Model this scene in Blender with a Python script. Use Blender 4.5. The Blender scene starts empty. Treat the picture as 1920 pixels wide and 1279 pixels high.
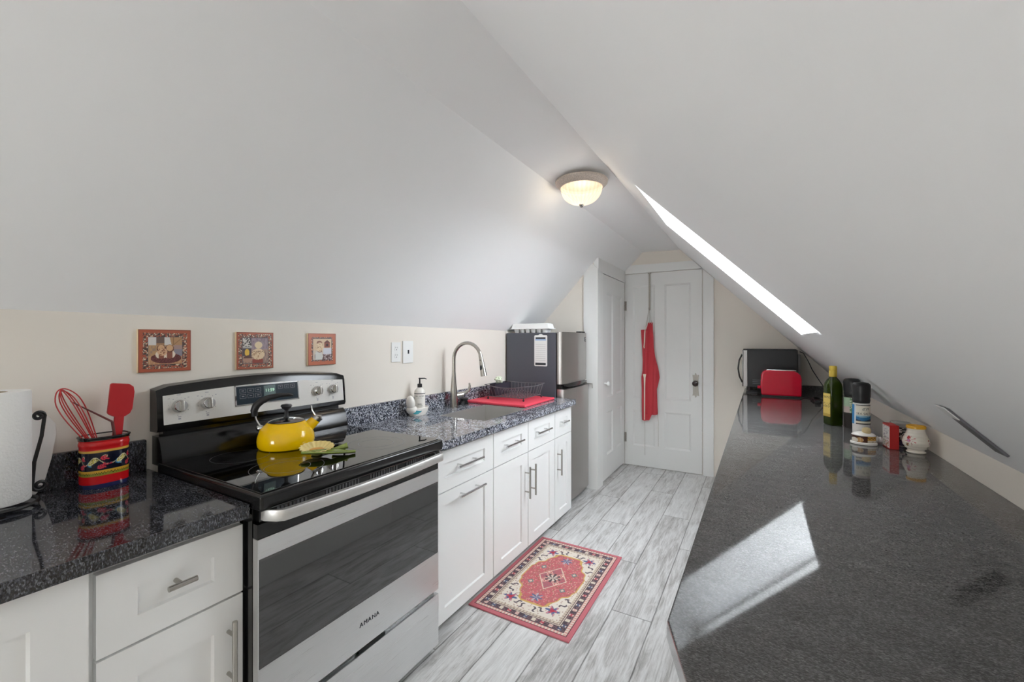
import bpy, bmesh, math, random
from mathutils import Vector, Matrix
R = math.radians
PI = math.pi
SC = bpy.context.scene
COL = SC.collection
rnd = random.Random(7)

# ------------------------------------------------------------------ materials
def lin(h):
    if isinstance(h, str):
        h = h.lstrip('#')
        c = [int(h[i:i + 2], 16) / 255 for i in (0, 2, 4)]
        return tuple(x / 12.92 if x <= .04045 else ((x + .055) / 1.055) ** 2.4 for x in c)
    return tuple(h)

class NT:
    def __init__(s, name):
        s.m = bpy.data.materials.new(name)
        s.m.use_nodes = True
        s.t = s.m.node_tree
        s.p = s.t.nodes['Principled BSDF']
        s.out = s.t.nodes['Material Output']
    def n(s, typ, **kw):
        nd = s.t.nodes.new(typ)
        for k, v in kw.items():
            if k.startswith('i_'):
                key = k[2:]
                key = int(key) if key.isdigit() else key.replace('_', ' ')
                s.put(nd.inputs[key], v)
            else:
                setattr(nd, k, v)
        return nd
    def put(s, sock, v):
        if isinstance(v, bpy.types.NodeSocket):
            s.t.links.new(v, sock)
        else:
            if sock.type == 'RGBA' and not isinstance(v, (int, float)) and len(v) == 3:
                v = (*v, 1)
            sock.default_value = v
    def math(s, op, a, b=0.0, c=0.0):
        nd = s.n('ShaderNodeMath', operation=op)
        s.put(nd.inputs[0], a); s.put(nd.inputs[1], b); s.put(nd.inputs[2], c)
        return nd.outputs[0]
    def mix(s, fac, a, b, blend='MIX'):
        nd = s.n('ShaderNodeMix', data_type='RGBA', blend_type=blend)
        s.put(nd.inputs['Factor'], fac); s.put(nd.inputs[6], a); s.put(nd.inputs[7], b)
        return nd.outputs[2]
    def ramp(s, fac, stops, interp='LINEAR'):
        nd = s.n('ShaderNodeValToRGB')
        nd.color_ramp.interpolation = interp
        e = nd.color_ramp.elements
        while len(e) < len(stops): e.new(.5)
        for el, (p, c) in zip(e, stops):
            el.position = p
            el.color = (*lin(c), 1) if not isinstance(c, float) else (c, c, c, 1)
        s.put(nd.inputs[0], fac)
        return nd.outputs[0]
    def coord(s, kind='Object'):
        return s.n('ShaderNodeTexCoord').outputs[kind]
    def pos(s):
        return s.n('ShaderNodeNewGeometry').outputs['Position']
    def bump(s, h, strength=.2, dist=.002):
        b = s.n('ShaderNodeBump')
        b.inputs['Strength'].default_value = strength
        b.inputs['Distance'].default_value = dist
        s.put(b.inputs['Height'], h)
        s.put(s.p.inputs['Normal'], b.outputs[0])
    def set(s, **kw):
        for k, v in kw.items():
            s.put(s.p.inputs[k.replace('_', ' ')], v)
        return s

def mat(name, col, rough=.5, metal=0., noise=0., nscale=40., bump=0., bscale=200., bdist=.001, **kw):
    t = NT(name)
    c = lin(col)
    t.set(Roughness=rough, Metallic=metal, **kw)
    if noise:
        nz = t.n('ShaderNodeTexNoise', i_Vector=t.coord(), i_Scale=nscale, i_Detail=4.).outputs[0]
        t.set(Base_Color=t.mix(nz, tuple(x * (1 - noise) for x in c), tuple(min(1, x * (1 + noise)) for x in c)))
    else:
        t.set(Base_Color=c)
    if bump:
        t.bump(t.n('ShaderNodeTexNoise', i_Vector=t.coord(), i_Scale=bscale, i_Detail=3.).outputs[0], bump, bdist)
    return t.m

def granite(name, stops, scale=190., aniso=1.7, ior=1.55, rough=.06):
    t = NT(name)
    mp = t.n('ShaderNodeMapping', i_Vector=t.pos())
    mp.inputs['Rotation'].default_value = (0, 0, R(35))
    mp.inputs['Scale'].default_value = (1, aniso, 1)
    v = mp.outputs[0]
    a = t.n('ShaderNodeTexNoise', i_Vector=v, i_Scale=scale, i_Detail=5., i_Roughness=.75).outputs[0]
    b = t.n('ShaderNodeTexNoise', i_Vector=v, i_Scale=14., i_Detail=3.).outputs[0]
    vo = t.n('ShaderNodeTexVoronoi', i_Vector=v, i_Scale=scale, i_Randomness=1.).outputs['Color']
    vs = t.n('ShaderNodeSeparateColor', i_0=vo).outputs[0]
    f = t.math('ADD', t.math('MULTIPLY', a, .72), t.math('MULTIPLY', vs, .28))
    f = t.math('ADD', f, t.math('MULTIPLY', t.math('SUBTRACT', b, .5), .16))
    t.set(Base_Color=t.ramp(f, stops), Roughness=rough, IOR=ior)
    return t.m

def floor_mat():
    t = NT('grey_plank_floor')
    sp = t.n('ShaderNodeSeparateXYZ', i_0=t.pos())
    w, L = .193, 1.33
    u = t.math('DIVIDE', t.math('ADD', sp.outputs[0], 5.068), w)
    row = t.math('FLOOR', u)
    fu = t.math('FRACT', u)
    off = t.math('FRACT', t.math('MULTIPLY', row, .377))
    v = t.math('ADD', t.math('DIVIDE', t.math('ADD', sp.outputs[1], 9.), L), off)
    cell = t.math('FLOOR', v)
    fv = t.math('FRACT', v)
    cid = t.n('ShaderNodeCombineXYZ', i_0=row, i_1=cell).outputs[0]
    wn = t.n('ShaderNodeTexWhiteNoise', i_Vector=cid)
    wv = wn.outputs['Value']
    p2 = t.n('ShaderNodeVectorMath', operation='MULTIPLY_ADD', i_0=wn.outputs['Color'], i_1=(7., 7., 7.), i_2=t.pos()).outputs[0]
    mp = t.n('ShaderNodeMapping', i_Vector=p2)
    mp.inputs['Scale'].default_value = (38, 3.2, 1)
    g1 = t.n('ShaderNodeTexNoise', i_Vector=mp.outputs[0], i_Scale=1.6, i_Detail=9., i_Roughness=.74, i_Distortion=.8).outputs[0]
    mp2 = t.n('ShaderNodeMapping', i_Vector=p2)
    mp2.inputs['Scale'].default_value = (9, 1.7, 1)
    g2 = t.n('ShaderNodeTexNoise', i_Vector=mp2.outputs[0], i_Scale=1.5, i_Detail=5., i_Roughness=.7, i_Distortion=1.2).outputs[0]
    mp3 = t.n('ShaderNodeMapping', i_Vector=p2)
    mp3.inputs['Scale'].default_value = (120, 5, 1)
    g3 = t.n('ShaderNodeTexNoise', i_Vector=mp3.outputs[0], i_Scale=1.5, i_Detail=3.).outputs[0]
    f = t.math('ADD', t.math('MULTIPLY', g1, .46), t.math('MULTIPLY', g2, .54))
    f = t.math('ADD', f, t.math('MULTIPLY', t.math('SUBTRACT', wv, .5), .10))
    f = t.math('ADD', f, t.math('MULTIPLY', t.math('SUBTRACT', g3, .5), .26))
    c = t.ramp(f, [(.28, '85827f'), (.40, 'aaa8a6'), (.49, 'c8c7c6'), (.58, 'd8d8d7'), (.72, 'e6e6e6')])
    eu = t.math('MULTIPLY', t.math('MINIMUM', fu, t.math('SUBTRACT', 1., fu)), w)
    ev = t.math('MULTIPLY', t.math('MINIMUM', fv, t.math('SUBTRACT', 1., fv)), L)
    e = t.math('MINIMUM', eu, ev)
    e = t.math('ADD', e, t.math('MULTIPLY', t.math('SUBTRACT', g1, .5), .006))
    gap = t.ramp(t.math('MULTIPLY', e, 100.), [(.06, 1.0), (.42, 0.0)])
    c = t.mix(t.math('MULTIPLY', gap, .75), c, lin('3e3b38'))
    t.set(Base_Color=c, Roughness=.42)
    t.bump(t.math('SUBTRACT', t.math('MULTIPLY', g1, .4), gap), .25, .002)
    return t.m

def attr_mat(name, rough=.5, metal=0., bump=0., bscale=400., **kw):
    t = NT(name)
    a = t.n('ShaderNodeVertexColor', layer_name='Col')
    t.set(Base_Color=a.outputs[0], Roughness=rough, Metallic=metal, **kw)
    if bump:
        t.bump(t.n('ShaderNodeTexNoise', i_Vector=t.coord(), i_Scale=bscale).outputs[0], bump, .002)
    return t.m

def steel_mat(name, col='b9b7b4', rough=.28, axis=1):
    t = NT(name)
    mp = t.n('ShaderNodeMapping', i_Vector=t.coord())
    s = [700, 700, 700]; s[axis] = 6
    mp.inputs['Scale'].default_value = s
    nz = t.n('ShaderNodeTexNoise', i_Vector=mp.outputs[0], i_Scale=1., i_Detail=3.).outputs[0]
    c = lin(col)
    t.set(Base_Color=t.mix(nz, tuple(x * .9 for x in c), tuple(min(1, x * 1.08) for x in c)), Metallic=1.,
          Roughness=t.math('ADD', t.math('MULTIPLY', nz, .14), rough - .07))
    return t.m

def pane_mat(name, tint=(1, 1, 1), refl=1.0):
    t = NT(name)
    tr = t.n('ShaderNodeBsdfTransparent', i_Color=tint)
    gl = t.n('ShaderNodeBsdfGlossy', i_Roughness=.01)
    fr = t.n('ShaderNodeFresnel', i_IOR=1.45)
    mx = t.n('ShaderNodeMixShader', i_0=t.math('MULTIPLY', t.math('MULTIPLY', fr.outputs[0], refl), t.math('SUBTRACT', 1., t.n('ShaderNodeNewGeometry').outputs['Backfacing'])), i_1=tr.outputs[0], i_2=gl.outputs[0])
    t.t.links.new(mx.outputs[0], t.out.inputs[0])
    return t.m

def emit(name, col, strength):
    t = NT(name)
    t.set(Base_Color=(0.02, 0.02, 0.02), Emission_Color=lin(col), Emission_Strength=strength, Roughness=.4)
    return t.m

MT = {}
MT['wall'] = mat('wall_paint_cream', 'e6dfd5', .7, noise=.02, nscale=3, bump=.15, bscale=260)
MT['ceil'] = mat('ceiling_paint_white', 'f7f7f7', .6, noise=.015, nscale=2, bump=.06, bscale=220)
MT['jamb'] = mat('skylight_well_white', 'f2f2f2', .6)
MT['trim'] = mat('trim_paint_white', 'e6e6e4', .35, noise=.015, nscale=6)
MT['door'] = mat('door_paint_white', 'e2e2e0', .38, noise=.02, nscale=5)
MT['cab'] = mat('cabinet_paint_white', 'ededec', .38, noise=.012, nscale=4)
MT['kick'] = mat('toe_kick_grey', '8d8c89', .6)
MT['granite'] = granite('granite_blue_grey', [(.34, '0e0f14'), (.43, '30333d'), (.51, '6d717d'), (.58, 'a4a8b2'), (.66, 'd6d8dd')], 150., 1.3)
MT['granite_dark'] = granite('granite_black', [(.32, '08080a'), (.45, '1e1e22'), (.55, '3a3b41'), (.64, '5a5c63'), (.75, '85878d')], 200., 2.4, 1.6)
MT['granite_bar'] = granite('granite_charcoal', [(.36, '383736'), (.46, '4e4d4c'), (.53, '5b5a59'), (.60, '686766'), (.70, '8a8988')], 300., 2.6, 1.47, .05)
MT['floor'] = floor_mat()
MT['steel'] = steel_mat('brushed_steel', 'dcdcdc', .30, 1)
MT['steelz'] = steel_mat('brushed_steel_vertical', 'b3b0ad', .32, 2)
MT['nickel'] = mat('brushed_nickel', 'b4b0a9', .26, 1., noise=.06, nscale=300)
MT['chrome'] = mat('chrome', 'd8d8d8', .08, 1.)
MT['sinksteel'] = steel_mat('sink_steel', 'd2d0cd', .45, 1)
MT['blk'] = mat('black_enamel', '0b0b0c', .16, noise=.1, nscale=60)
MT['blkglass'] = mat('black_glass', '050506', .025, IOR=1.75)
MT['ovenglass'] = mat('oven_glass', '0b0b0c', .03, IOR=2.1)
MT['blkmat'] = mat('black_plastic', '17171a', .42, bump=.1, bscale=500)
MT['darkgrey'] = mat('dark_textured_cabinet', '50525b', .38, noise=.12, nscale=240, bump=.35, bscale=420, bdist=.002)
MT['gasket'] = mat('gasket_black', '0a0a0b', .6)
MT['white'] = mat('white_plastic', 'ececea', .35)
MT['whiteg'] = mat('white_glazed_ceramic', 'eae6df', .12, noise=.02, nscale=30)
MT['paper'] = mat('paper_towel', 'f0efed', .9, bump=.8, bscale=160, bdist=.002)
MT['iron'] = mat('wrought_iron_black', '141315', .45, bump=.3, bscale=300)
MT['rackwire'] = mat('black_coated_wire', '77777c', .3, .6)
MT['board'] = mat('translucent_white_board', 'efece9', .4)
MT['red'] = mat('red_silicone', 'b9181f', .42, noise=.05)
MT['redw'] = mat('red_wire_coating', 'c02a2a', .3)
MT['dred'] = mat('dark_red_plastic', '5e2420', .45)
MT['toast'] = mat('red_toaster_enamel', 'd50f34', .16, noise=.03)
MT['redbox'] = mat('red_carton', 'b3201e', .5, noise=.05)
MT['redmat'] = mat('red_drying_board', 'e8485c', .5, bump=.3, bscale=220)
MT['apron'] = mat('red_apron_cloth', 'c8414a', .85, noise=.1, nscale=300, bump=.4, bscale=700)
MT['cream'] = mat('cream_cotton_tape', 'eadfcf', .8)
MT['string'] = mat('grey_string', 'b9b5ad', .8)
MT['yellow'] = mat('yellow_enamel', 'f5c400', .1, noise=.02)
MT['lidm'] = mat('kettle_lid_steel', '8b8784', .14, 1.)
MT['cfoam'] = mat('white_foam', 'efefed', .6)
MT['bronze'] = mat('speckled_stone_bronze', 'b9aca1', .5, .15, noise=.6, nscale=180, bump=.3, bscale=300)
MT['knobdark'] = mat('brown_porcelain_knob', '2e1c18', .15)
MT['agedm'] = mat('aged_silver_plate', '9b968e', .42, .6, noise=.2, nscale=200)
MT['oilglass'] = mat('green_bottle_glass', '283507', .05, noise=.5, nscale=28, IOR=1.5)
MT['oilcap'] = mat('gold_cap', 'd6b84b', .35, .25)
MT['salt'] = mat('coarse_salt', 'd9d6d1', .45, noise=.08, nscale=320, bump=.7, bscale=300)
MT['clear'] = pane_mat('clear_plastic', (.93, .93, .93), 1.0)
MT['pepper'] = mat('peppercorn', '2a2320', .6, noise=.6, nscale=200)
MT['yglaze'] = mat('yellow_glaze', 'e2a92c', .15, noise=.1, nscale=60)
MT['ink'] = mat('dark_ink', '23272f', .5)
MT['blueink'] = mat('blue_ink', '35507a', .5)
MT['greyink'] = mat('grey_ink', '8d8d93', .6)
MT['digits'] = emit('clock_digits', 'c9f7d8', 1.1)
MT['scrub'] = mat('pale_green_net', 'cfd9c2', .8)
MT['paint'] = attr_mat('painted_glaze', .12)
MT['paintm'] = attr_mat('printed_matte', .6)
MT['rug'] = attr_mat('printed_rug', .85, bump=.5, bscale=500)
MT['pane'] = pane_mat('window_glass', (.97, .98, .99))
MT['vent'] = mat('vent_dark', '5c5c60', .4)

# ------------------------------------------------------------------ mesh builder
def hsh(i, j, s=0):
    return ((math.sin(i * 12.9898 + j * 78.233 + s * 37.7) * 43758.5453) % 1 + 1) % 1

class M:
    def __init__(s):
        s.bm = bmesh.new(); s.bev = False
    def add(s, vs, fs):
        v = [s.bm.verts.new(p) for p in vs]
        for f in fs:
            try: s.bm.faces.new([v[i] for i in f])
            except ValueError: pass
        return s
    def merge(s, b):
        me = bpy.data.meshes.new('t'); b.to_mesh(me); b.free(); s.bm.from_mesh(me); bpy.data.meshes.remove(me)
        return s
    def box(s, x0, x1, y0, y1, z0, z1, bev=0., seg=2, mx=None):
        b = bmesh.new()
        bmesh.ops.create_cube(b, size=1)
        for v in b.verts:
            v.co = Vector(((x0 + x1) / 2 + v.co.x * (x1 - x0), (y0 + y1) / 2 + v.co.y * (y1 - y0), (z0 + z1) / 2 + v.co.z * (z1 - z0)))
        if bev:
            s.bev = True
            bmesh.ops.bevel(b, geom=b.edges[:], offset=bev, segments=seg, profile=.6, affect='EDGES', clamp_overlap=True)
        if mx is not None: bmesh.ops.transform(b, matrix=mx, verts=b.verts[:])
        return s.merge(b)
    def prism(s, poly, f, a, b, bev=0., seg=2):
        """poly: 2-D outline; f(u,v,w) -> point; extruded from w=a to w=b"""
        bm = bmesh.new()
        va = [bm.verts.new(f(u, v, a)) for u, v in poly]
        vb = [bm.verts.new(f(u, v, b)) for u, v in poly]
        n = len(poly)
        bm.faces.new(va[::-1]); bm.faces.new(vb)
        for i in range(n):
            bm.faces.new((va[i], va[(i + 1) % n], vb[(i + 1) % n], vb[i]))
        bmesh.ops.recalc_face_normals(bm, faces=bm.faces[:])
        if bev:
            s.bev = True
            es = [e for e in bm.edges if e.calc_face_angle(0) > R(30)]
            bmesh.ops.bevel(bm, geom=es, offset=bev, segments=seg, profile=.6, affect='EDGES', clamp_overlap=True)
        return s.merge(bm)
    def rings(s, rings, close=True, cap0=True, cap1=True):
        n = len(rings[0])
        v = [[s.bm.verts.new(p) for p in r] for r in rings]
        for i in range(len(rings) - 1):
            for j in range(n if close else n - 1):
                k = (j + 1) % n
                s.bm.faces.new((v[i][j], v[i][k], v[i + 1][k], v[i + 1][j]))
        if cap0 and close: s.bm.faces.new(v[0][::-1])
        if cap1 and close: s.bm.faces.new(v[-1])
        return s
    def tube(s, pts, r, n=10, caps=True, sq=None, closed=False):
        P = [Vector(p) for p in pts]
        m = len(P)
        rr = r if isinstance(r, (list, tuple)) else [r] * m
        up = None
        out = []
        for i in range(m):
            if closed: t = (P[(i + 1) % m] - P[i - 1])
            else: t = P[min(i + 1, m - 1)] - P[max(i - 1, 0)]
            t = t.normalized() if t.length > 1e-9 else Vector((0, 0, 1))
            if up is None:
                a = Vector((0, 0, 1)) if abs(t.z) < .9 else Vector((1, 0, 0))
                up = (a - t * a.dot(t)).normalized()
            else:
                up = up - t * up.dot(t)
                up = up.normalized() if up.length > 1e-6 else t.orthogonal().normalized()
            b = t.cross(up)
            ka, kb = sq if sq else (1, 1)
            out.append([P[i] + (up * math.sin(q) * ka + b * math.cos(q) * kb) * rr[i] for q in [2 * PI * k / n for k in range(n)]])
        if closed: out.append(out[0])
        s.rings(out, True, caps and not closed, caps and not closed)
        if closed: bmesh.ops.remove_doubles(s.bm, verts=s.bm.verts[:], dist=1e-7)
        return s
    def cyl(s, p0, p1, r0, r1=None, n=24):
        return s.tube([p0, p1], [r0, r0 if r1 is None else r1], n)
    def lathe(s, prof, c=(0, 0, 0), n=40, sx=1., sy=1., mx=None, caps=True):
        rings = []
        for r, z in prof:
            r = max(r, 1e-5)
            ring = [Vector((c[0] + r * sx * math.cos(2 * PI * k / n), c[1] + r * sy * math.sin(2 * PI * k / n), c[2] + z)) for k in range(n)]
            rings.append([mx @ p for p in ring] if mx is not None else ring)
        return s.rings(rings, True, caps, caps)
    def ball(s, c, r, n=20, k=(1, 1, 1), mx=None):
        return s.lathe([(r * math.sin(PI * i / 12), -r * k[2] * math.cos(PI * i / 12)) for i in range(13)], c, n, k[0], k[1], mx)
    def build(s, name, m, parent=None, kind=None, smooth=True, ang=38, keep=False):
        bm = s.bm
        if not keep: bmesh.ops.recalc_face_normals(bm, faces=bm.faces[:])
        top = parent
        while top is not None and top.parent is not None: top = top.parent
        if top is not None:
            o0 = Vector(top.location)
        elif kind == 'structure':
            o0 = Vector((0, 0, 0))
        else:
            xs = [v.co for v in bm.verts]
            lo = [min(c[i] for c in xs) for i in range(3)]; hi = [max(c[i] for c in xs) for i in range(3)]
            o0 = Vector(((lo[0] + hi[0]) / 2, (lo[1] + hi[1]) / 2, lo[2]))
        bmesh.ops.translate(bm, vec=-o0, verts=bm.verts[:])
        me = bpy.data.meshes.new(name)
        bm.to_mesh(me); bm.free()
        me.materials.append(m)
        if smooth:
            me.shade_smooth()
            me.set_sharp_from_angle(angle=R(ang))
        o = bpy.data.objects.new(name, me)
        COL.objects.link(o)
        if s.bev:
            wn = o.modifiers.new('weighted_normals', 'WEIGHTED_NORMAL'); wn.keep_sharp = True; wn.weight = 100
        if parent is not None: o.parent = parent
        else: o.location = o0
        if kind: o['kind'] = kind
        return o

def thing(name, label, cat, loc, group=None):
    o = bpy.data.objects.new(name, None)
    o.empty_display_size = .05
    COL.objects.link(o)
    o.location = loc
    o['label'] = label; o['category'] = cat
    if group: o['group'] = group
    return o

def tag(o, label, cat, group=None):
    o['label'] = label; o['category'] = cat
    if group: o['group'] = group
    return o

def painted(name, m, parent, P, nu, nv, colf, closed=False, kind=None):
    """grid surface; P(u,v) -> point, colf(u,v) -> sRGB hex/linear colour; u,v in 0..1"""
    top = parent
    while top is not None and top.parent is not None: top = top.parent
    o0 = Vector(top.location) if top is not None else Vector((0, 0, 0))
    vs = [Vector(P(i / nu, j / nv)) - o0 for j in range(nv + 1) for i in range(nu + 1)]
    fs = [(j * (nu + 1) + i, j * (nu + 1) + i + 1, (j + 1) * (nu + 1) + i + 1, (j + 1) * (nu + 1) + i) for j in range(nv) for i in range(nu)]
    me = bpy.data.meshes.new(name)
    me.from_pydata(vs, [], fs)
    a = me.color_attributes.new('Col', 'FLOAT_COLOR', 'POINT')
    cache = {}
    data = []
    for j in range(nv + 1):
        for i in range(nu + 1):
            c = colf(i / nu, j / nv)
            if c not in cache: cache[c] = lin(c)
            data.extend((*cache[c], 1))
    a.data.foreach_set('color', data)
    me.materials.append(m)
    me.shade_smooth()
    o = bpy.data.objects.new(name, me)
    COL.objects.link(o)
    if parent is not None: o.parent = parent
    if kind: o['kind'] = kind
    return o

def lettering(name, txt, m, parent, origin, xdir, ydir, size, ext=.0006, align='LEFT', spacing=1.0):
    cu = bpy.data.curves.new(name, 'FONT')
    cu.body = txt; cu.size = size; cu.extrude = ext; cu.align_x = align; cu.resolution_u = 2
    cu.space_character = spacing
    tmp = bpy.data.objects.new('tmp', cu); COL.objects.link(tmp)
    dg = bpy.context.evaluated_depsgraph_get()
    me = bpy.data.meshes.new_from_object(tmp.evaluated_get(dg))
    bpy.data.objects.remove(tmp); bpy.data.curves.remove(cu)
    x = Vector(xdir).normalized(); y = Vector(ydir).normalized(); z = x.cross(y)
    top = parent
    while top is not None and top.parent is not None: top = top.parent
    og = Vector(origin) - (Vector(top.location) if top else Vector((0, 0, 0)))
    mx = Matrix((( x.x, y.x, z.x, og.x), (x.y, y.y, z.y, og.y), (x.z, y.z, z.z, og.z), (0, 0, 0, 1)))
    me.transform(mx)
    me.materials.clear(); me.materials.append(m)
    o = bpy.data.objects.new(name, me); COL.objects.link(o)
    if parent: o.parent = parent
    return o

def lattice(us, vs, panels, f, depth=.010, inset=.006, thick=.02, mb=None):
    """slab whose listed (i,j) cells are sunk panels; f(u,v,w) w>0 outwards"""
    mb = mb or M()
    for i in range(len(us) - 1):
        for j in range(len(vs) - 1):
            a, b, c, d = us[i], us[i + 1], vs[j], vs[j + 1]
            q = [f(a, c, 0), f(b, c, 0), f(b, d, 0), f(a, d, 0)]
            if (i, j) in panels:
                e = inset
                r = [f(a + e, c + e, -depth), f(b - e, c + e, -depth), f(b - e, d - e, -depth), f(a + e, d - e, -depth)]
                mb.add(q + r, [(4, 5, 6, 7)] + [(k, (k + 1) % 4, (k + 1) % 4 + 4, k + 4) for k in range(4)])
            else:
                mb.add(q, [(0, 1, 2, 3)])
    a, b, c, d = us[0], us[-1], vs[0], vs[-1]
    o = [f(a, c, 0), f(b, c, 0), f(b, d, 0), f(a, d, 0), f(a, c, -thick), f(b, c, -thick), f(b, d, -thick), f(a, d, -thick)]
    mb.add(o, [(0, 1, 5, 4), (1, 2, 6, 5), (2, 3, 7, 6), (3, 0, 4, 7), (4, 5, 6, 7)])
    bmesh.ops.remove_doubles(mb.bm, verts=mb.bm.verts[:], dist=1e-5)
    return mb

FX = lambda xf: (lambda u, v, w: (xf + w, u, v))        # faces +X
FXn = lambda xf: (lambda u, v, w: (xf - w, u, v))       # faces -X
FYn = lambda yf: (lambda u, v, w: (u, yf - w, v))       # faces -Y
XZ = lambda u, v, w: (u, w, v)
XY = lambda u, v, w: (u, v, w)
YZ = lambda u, v, w: (w, u, v)

# ------------------------------------------------------------------ room dimensions
XL, XR = -1.863, .616           # knee walls
YF, YB = -2.3, 4.62             # gable walls
ZC = 2.29                       # flat ceiling strip
ZL = 1.43                       # top of left knee wall
YC = 3.70                       # front of the closet
XC = -1.255                     # closet door plane
def ridge_l(y): return -1.088 + .0075 * (y - 1.3)
def ridge_r(y): return -.782 + .0205 * y
SLR = .9916
def zr(x): return ZC - SLR * (x + .70)      # right slope
HS = 1.0 / math.hypot(1, SLR)
NR = Vector((SLR * HS, 0, HS))              # outward normal of the right slope
SR = Vector((HS, 0, -SLR * HS))             # down the right slope
CT = .89                                    # countertop height

M().box(-2.1, .8, YF - .1, YB + .1, -.06, 0).build('floor', MT['floor'], kind='structure', smooth=False)
M().box(XL - .1, XL, YF, YB, 0, ZL + .01).build('wall_left', MT['wall'], kind='structure', smooth=False)
M().box(XR, XR + .1, YF, YB, 0, zr(XR) + .005).build('wall_right', MT['wall'], kind='structure', smooth=False)
gable = [(-1.95, 0), (.70, 0), (.70, zr(.70)), (-.70, ZC + .01), (-1.07, ZC + .01), (-1.95, 1.34)]
M().prism(gable, XZ, YB, YB + .12).build('wall_back', MT['wall'], kind='structure', smooth=False)
# gable behind the camera; its unseen window is added for fill light
gx0, gx1, gz0, gz1 = -1.80, -.95, .45, 1.35
fw = M()
for poly in ([(-1.95, 0), (.70, 0), (.70, gz0), (-1.95, gz0)],
             [(-1.95, gz0), (gx0, gz0), (gx0, gz1), (-1.95, gz1)],
             [(gx1, gz0), (.70, gz0), (.70, zr(.70)), (-.70, ZC + .01), (gx1, ZC + .01)],
             [(-1.95, gz1), (gx1, gz1), (gx1, ZC + .01), (-1.09, ZC + .01)]):
    fw.prism(poly, XZ, YF - .12, YF)
fw.build('wall_front', MT['wall'], kind='structure', smooth=False)
w2 = M()
for b in ((gx0, gx0 + .05, gz0, gz1), (gx1 - .05, gx1, gz0, gz1), (gx0, gx1, gz0, gz0 + .05), (gx0, gx1, gz1 - .05, gz1), (gx0, gx1, .88, .92)):
    w2.box(b[0], b[1], YF - .09, YF - .03, b[2], b[3])
w2 = w2.build('fill_window', MT['trim'], kind='structure', smooth=False)
M().box(gx0 + .04, gx1 - .04, YF - .065, YF - .06, gz0 + .04, gz1 - .04).build('pane', MT['pane'], w2, smooth=False)

# closet box at the back left
zc = lambda x: ZL + (x - XL) * (ZC - ZL) / (-1.085 - XL)
M().prism([(-1.95, 0), (XC - .03, 0), (XC - .03, zc(XC - .03)), (-1.95, zc(-1.95))], XZ, YC, YB).build('wall_closet', MT['wall'], kind='structure', smooth=False)

# ceiling: flat strip, two slopes, and the skylight well
sk_x0, sk_x1, sk_y0, sk_y1, sk_d = -.525, .22, 2.155, 2.97, .335
cm = M()
NY = 12
ys = sorted(set([YF - .12 + (YB + .24 - YF) * i / NY for i in range(NY + 1)] + [sk_y0, sk_y1]))
for a, b in zip(ys[:-1], ys[1:]):
    cm.add([(ridge_l(a), a, ZC), (ridge_r(a), a, zr(ridge_r(a))), (ridge_r(b), b, zr(ridge_r(b))), (ridge_l(b), b, ZC)], [(0, 1, 2, 3)])
    kz = (ZC - ZL) / (ridge_l(1.3) - XL)
    lo = lambda y: (XL - .1, y, ZL - .1 * kz)
    cm.add([(ridge_l(a), a, ZC), lo(a), lo(b), (ridge_l(b), b, ZC)], [(0, 1, 2, 3)])
    xe = XR + .1
    P = lambda x, y: (x, y, zr(x))
    if a >= sk_y0 - 1e-6 and b <= sk_y1 + 1e-6:
        cm.add([P(ridge_r(a), a), P(sk_x0, a), P(sk_x0, b), P(ridge_r(b), b)], [(0, 1, 2, 3)])
        cm.add([P(sk_x1, a), P(xe, a), P(xe, b), P(sk_x1, b)], [(0, 1, 2, 3)])
    else:
        cm.add([P(ridge_r(a), a), P(xe, a), P(xe, b), P(ridge_r(b), b)], [(0, 1, 2, 3)])
bmesh.ops.remove_doubles(cm.bm, verts=cm.bm.verts[:], dist=1e-5)
ceil = cm.build('ceiling', MT['ceil'], kind='structure', smooth=False, keep=True)
well = M()
def SP(x, y, d): return Vector((x, y, zr(x))) + NR * d
c4 = [(sk_x0, sk_y0), (sk_x1, sk_y0), (sk_x1, sk_y1), (sk_x0, sk_y1)]
for k in range(4):
    (x0, y0), (x1, y1) = c4[k], c4[(k + 1) % 4]
    ex = (lambda x: -.02 if x == sk_x0 else .02); ey = (lambda y: -.02 if y == sk_y0 else .02)
    a0, a1 = SP(x0, y0, 0), SP(x1, y1, 0); b0, b1 = SP(x0, y0, sk_d), SP(x1, y1, sk_d)
    o = Vector((0, -.02, 0)) if k == 0 else Vector((0, .02, 0)) if k == 2 else (SR * .02 if k == 1 else SR * -.02)
    well.add([a0, a1, b1, b0, a0 + o, a1 + o, b1 + o, b0 + o], [(0, 1, 2, 3), (4, 7, 6, 5), (0, 4, 5, 1), (3, 2, 6, 7)])
sw = well.build('window_1', MT['jamb'], kind='structure', smooth=False)
fr = M()
t_ = .022
for (xa, xb, ya, yb) in ((sk_x0, sk_x1, sk_y0, sk_y0 + t_), (sk_x0, sk_x1, sk_y1 - t_, sk_y1), (sk_x0, sk_x0 + t_, sk_y0, sk_y1), (sk_x1 - t_, sk_x1, sk_y0, sk_y1)):
    q = [SP(xa, ya, sk_d - .068), SP(xb, ya, sk_d - .068), SP(xb, yb, sk_d - .068), SP(xa, yb, sk_d - .068)]
    fr.add(q + [p + NR * .068 for p in q], [(0, 1, 2, 3), (4, 5, 6, 7), (0, 1, 5, 4), (1, 2, 6, 5), (2, 3, 7, 6), (3, 0, 4, 7)])
fr.build('window_frame', MT['trim'], sw, smooth=False)
q = [SP(sk_x0, sk_y0, sk_d - .010), SP(sk_x1, sk_y0, sk_d - .010), SP(sk_x1, sk_y1, sk_d - .010), SP(sk_x0, sk_y1, sk_d - .010)]
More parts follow.
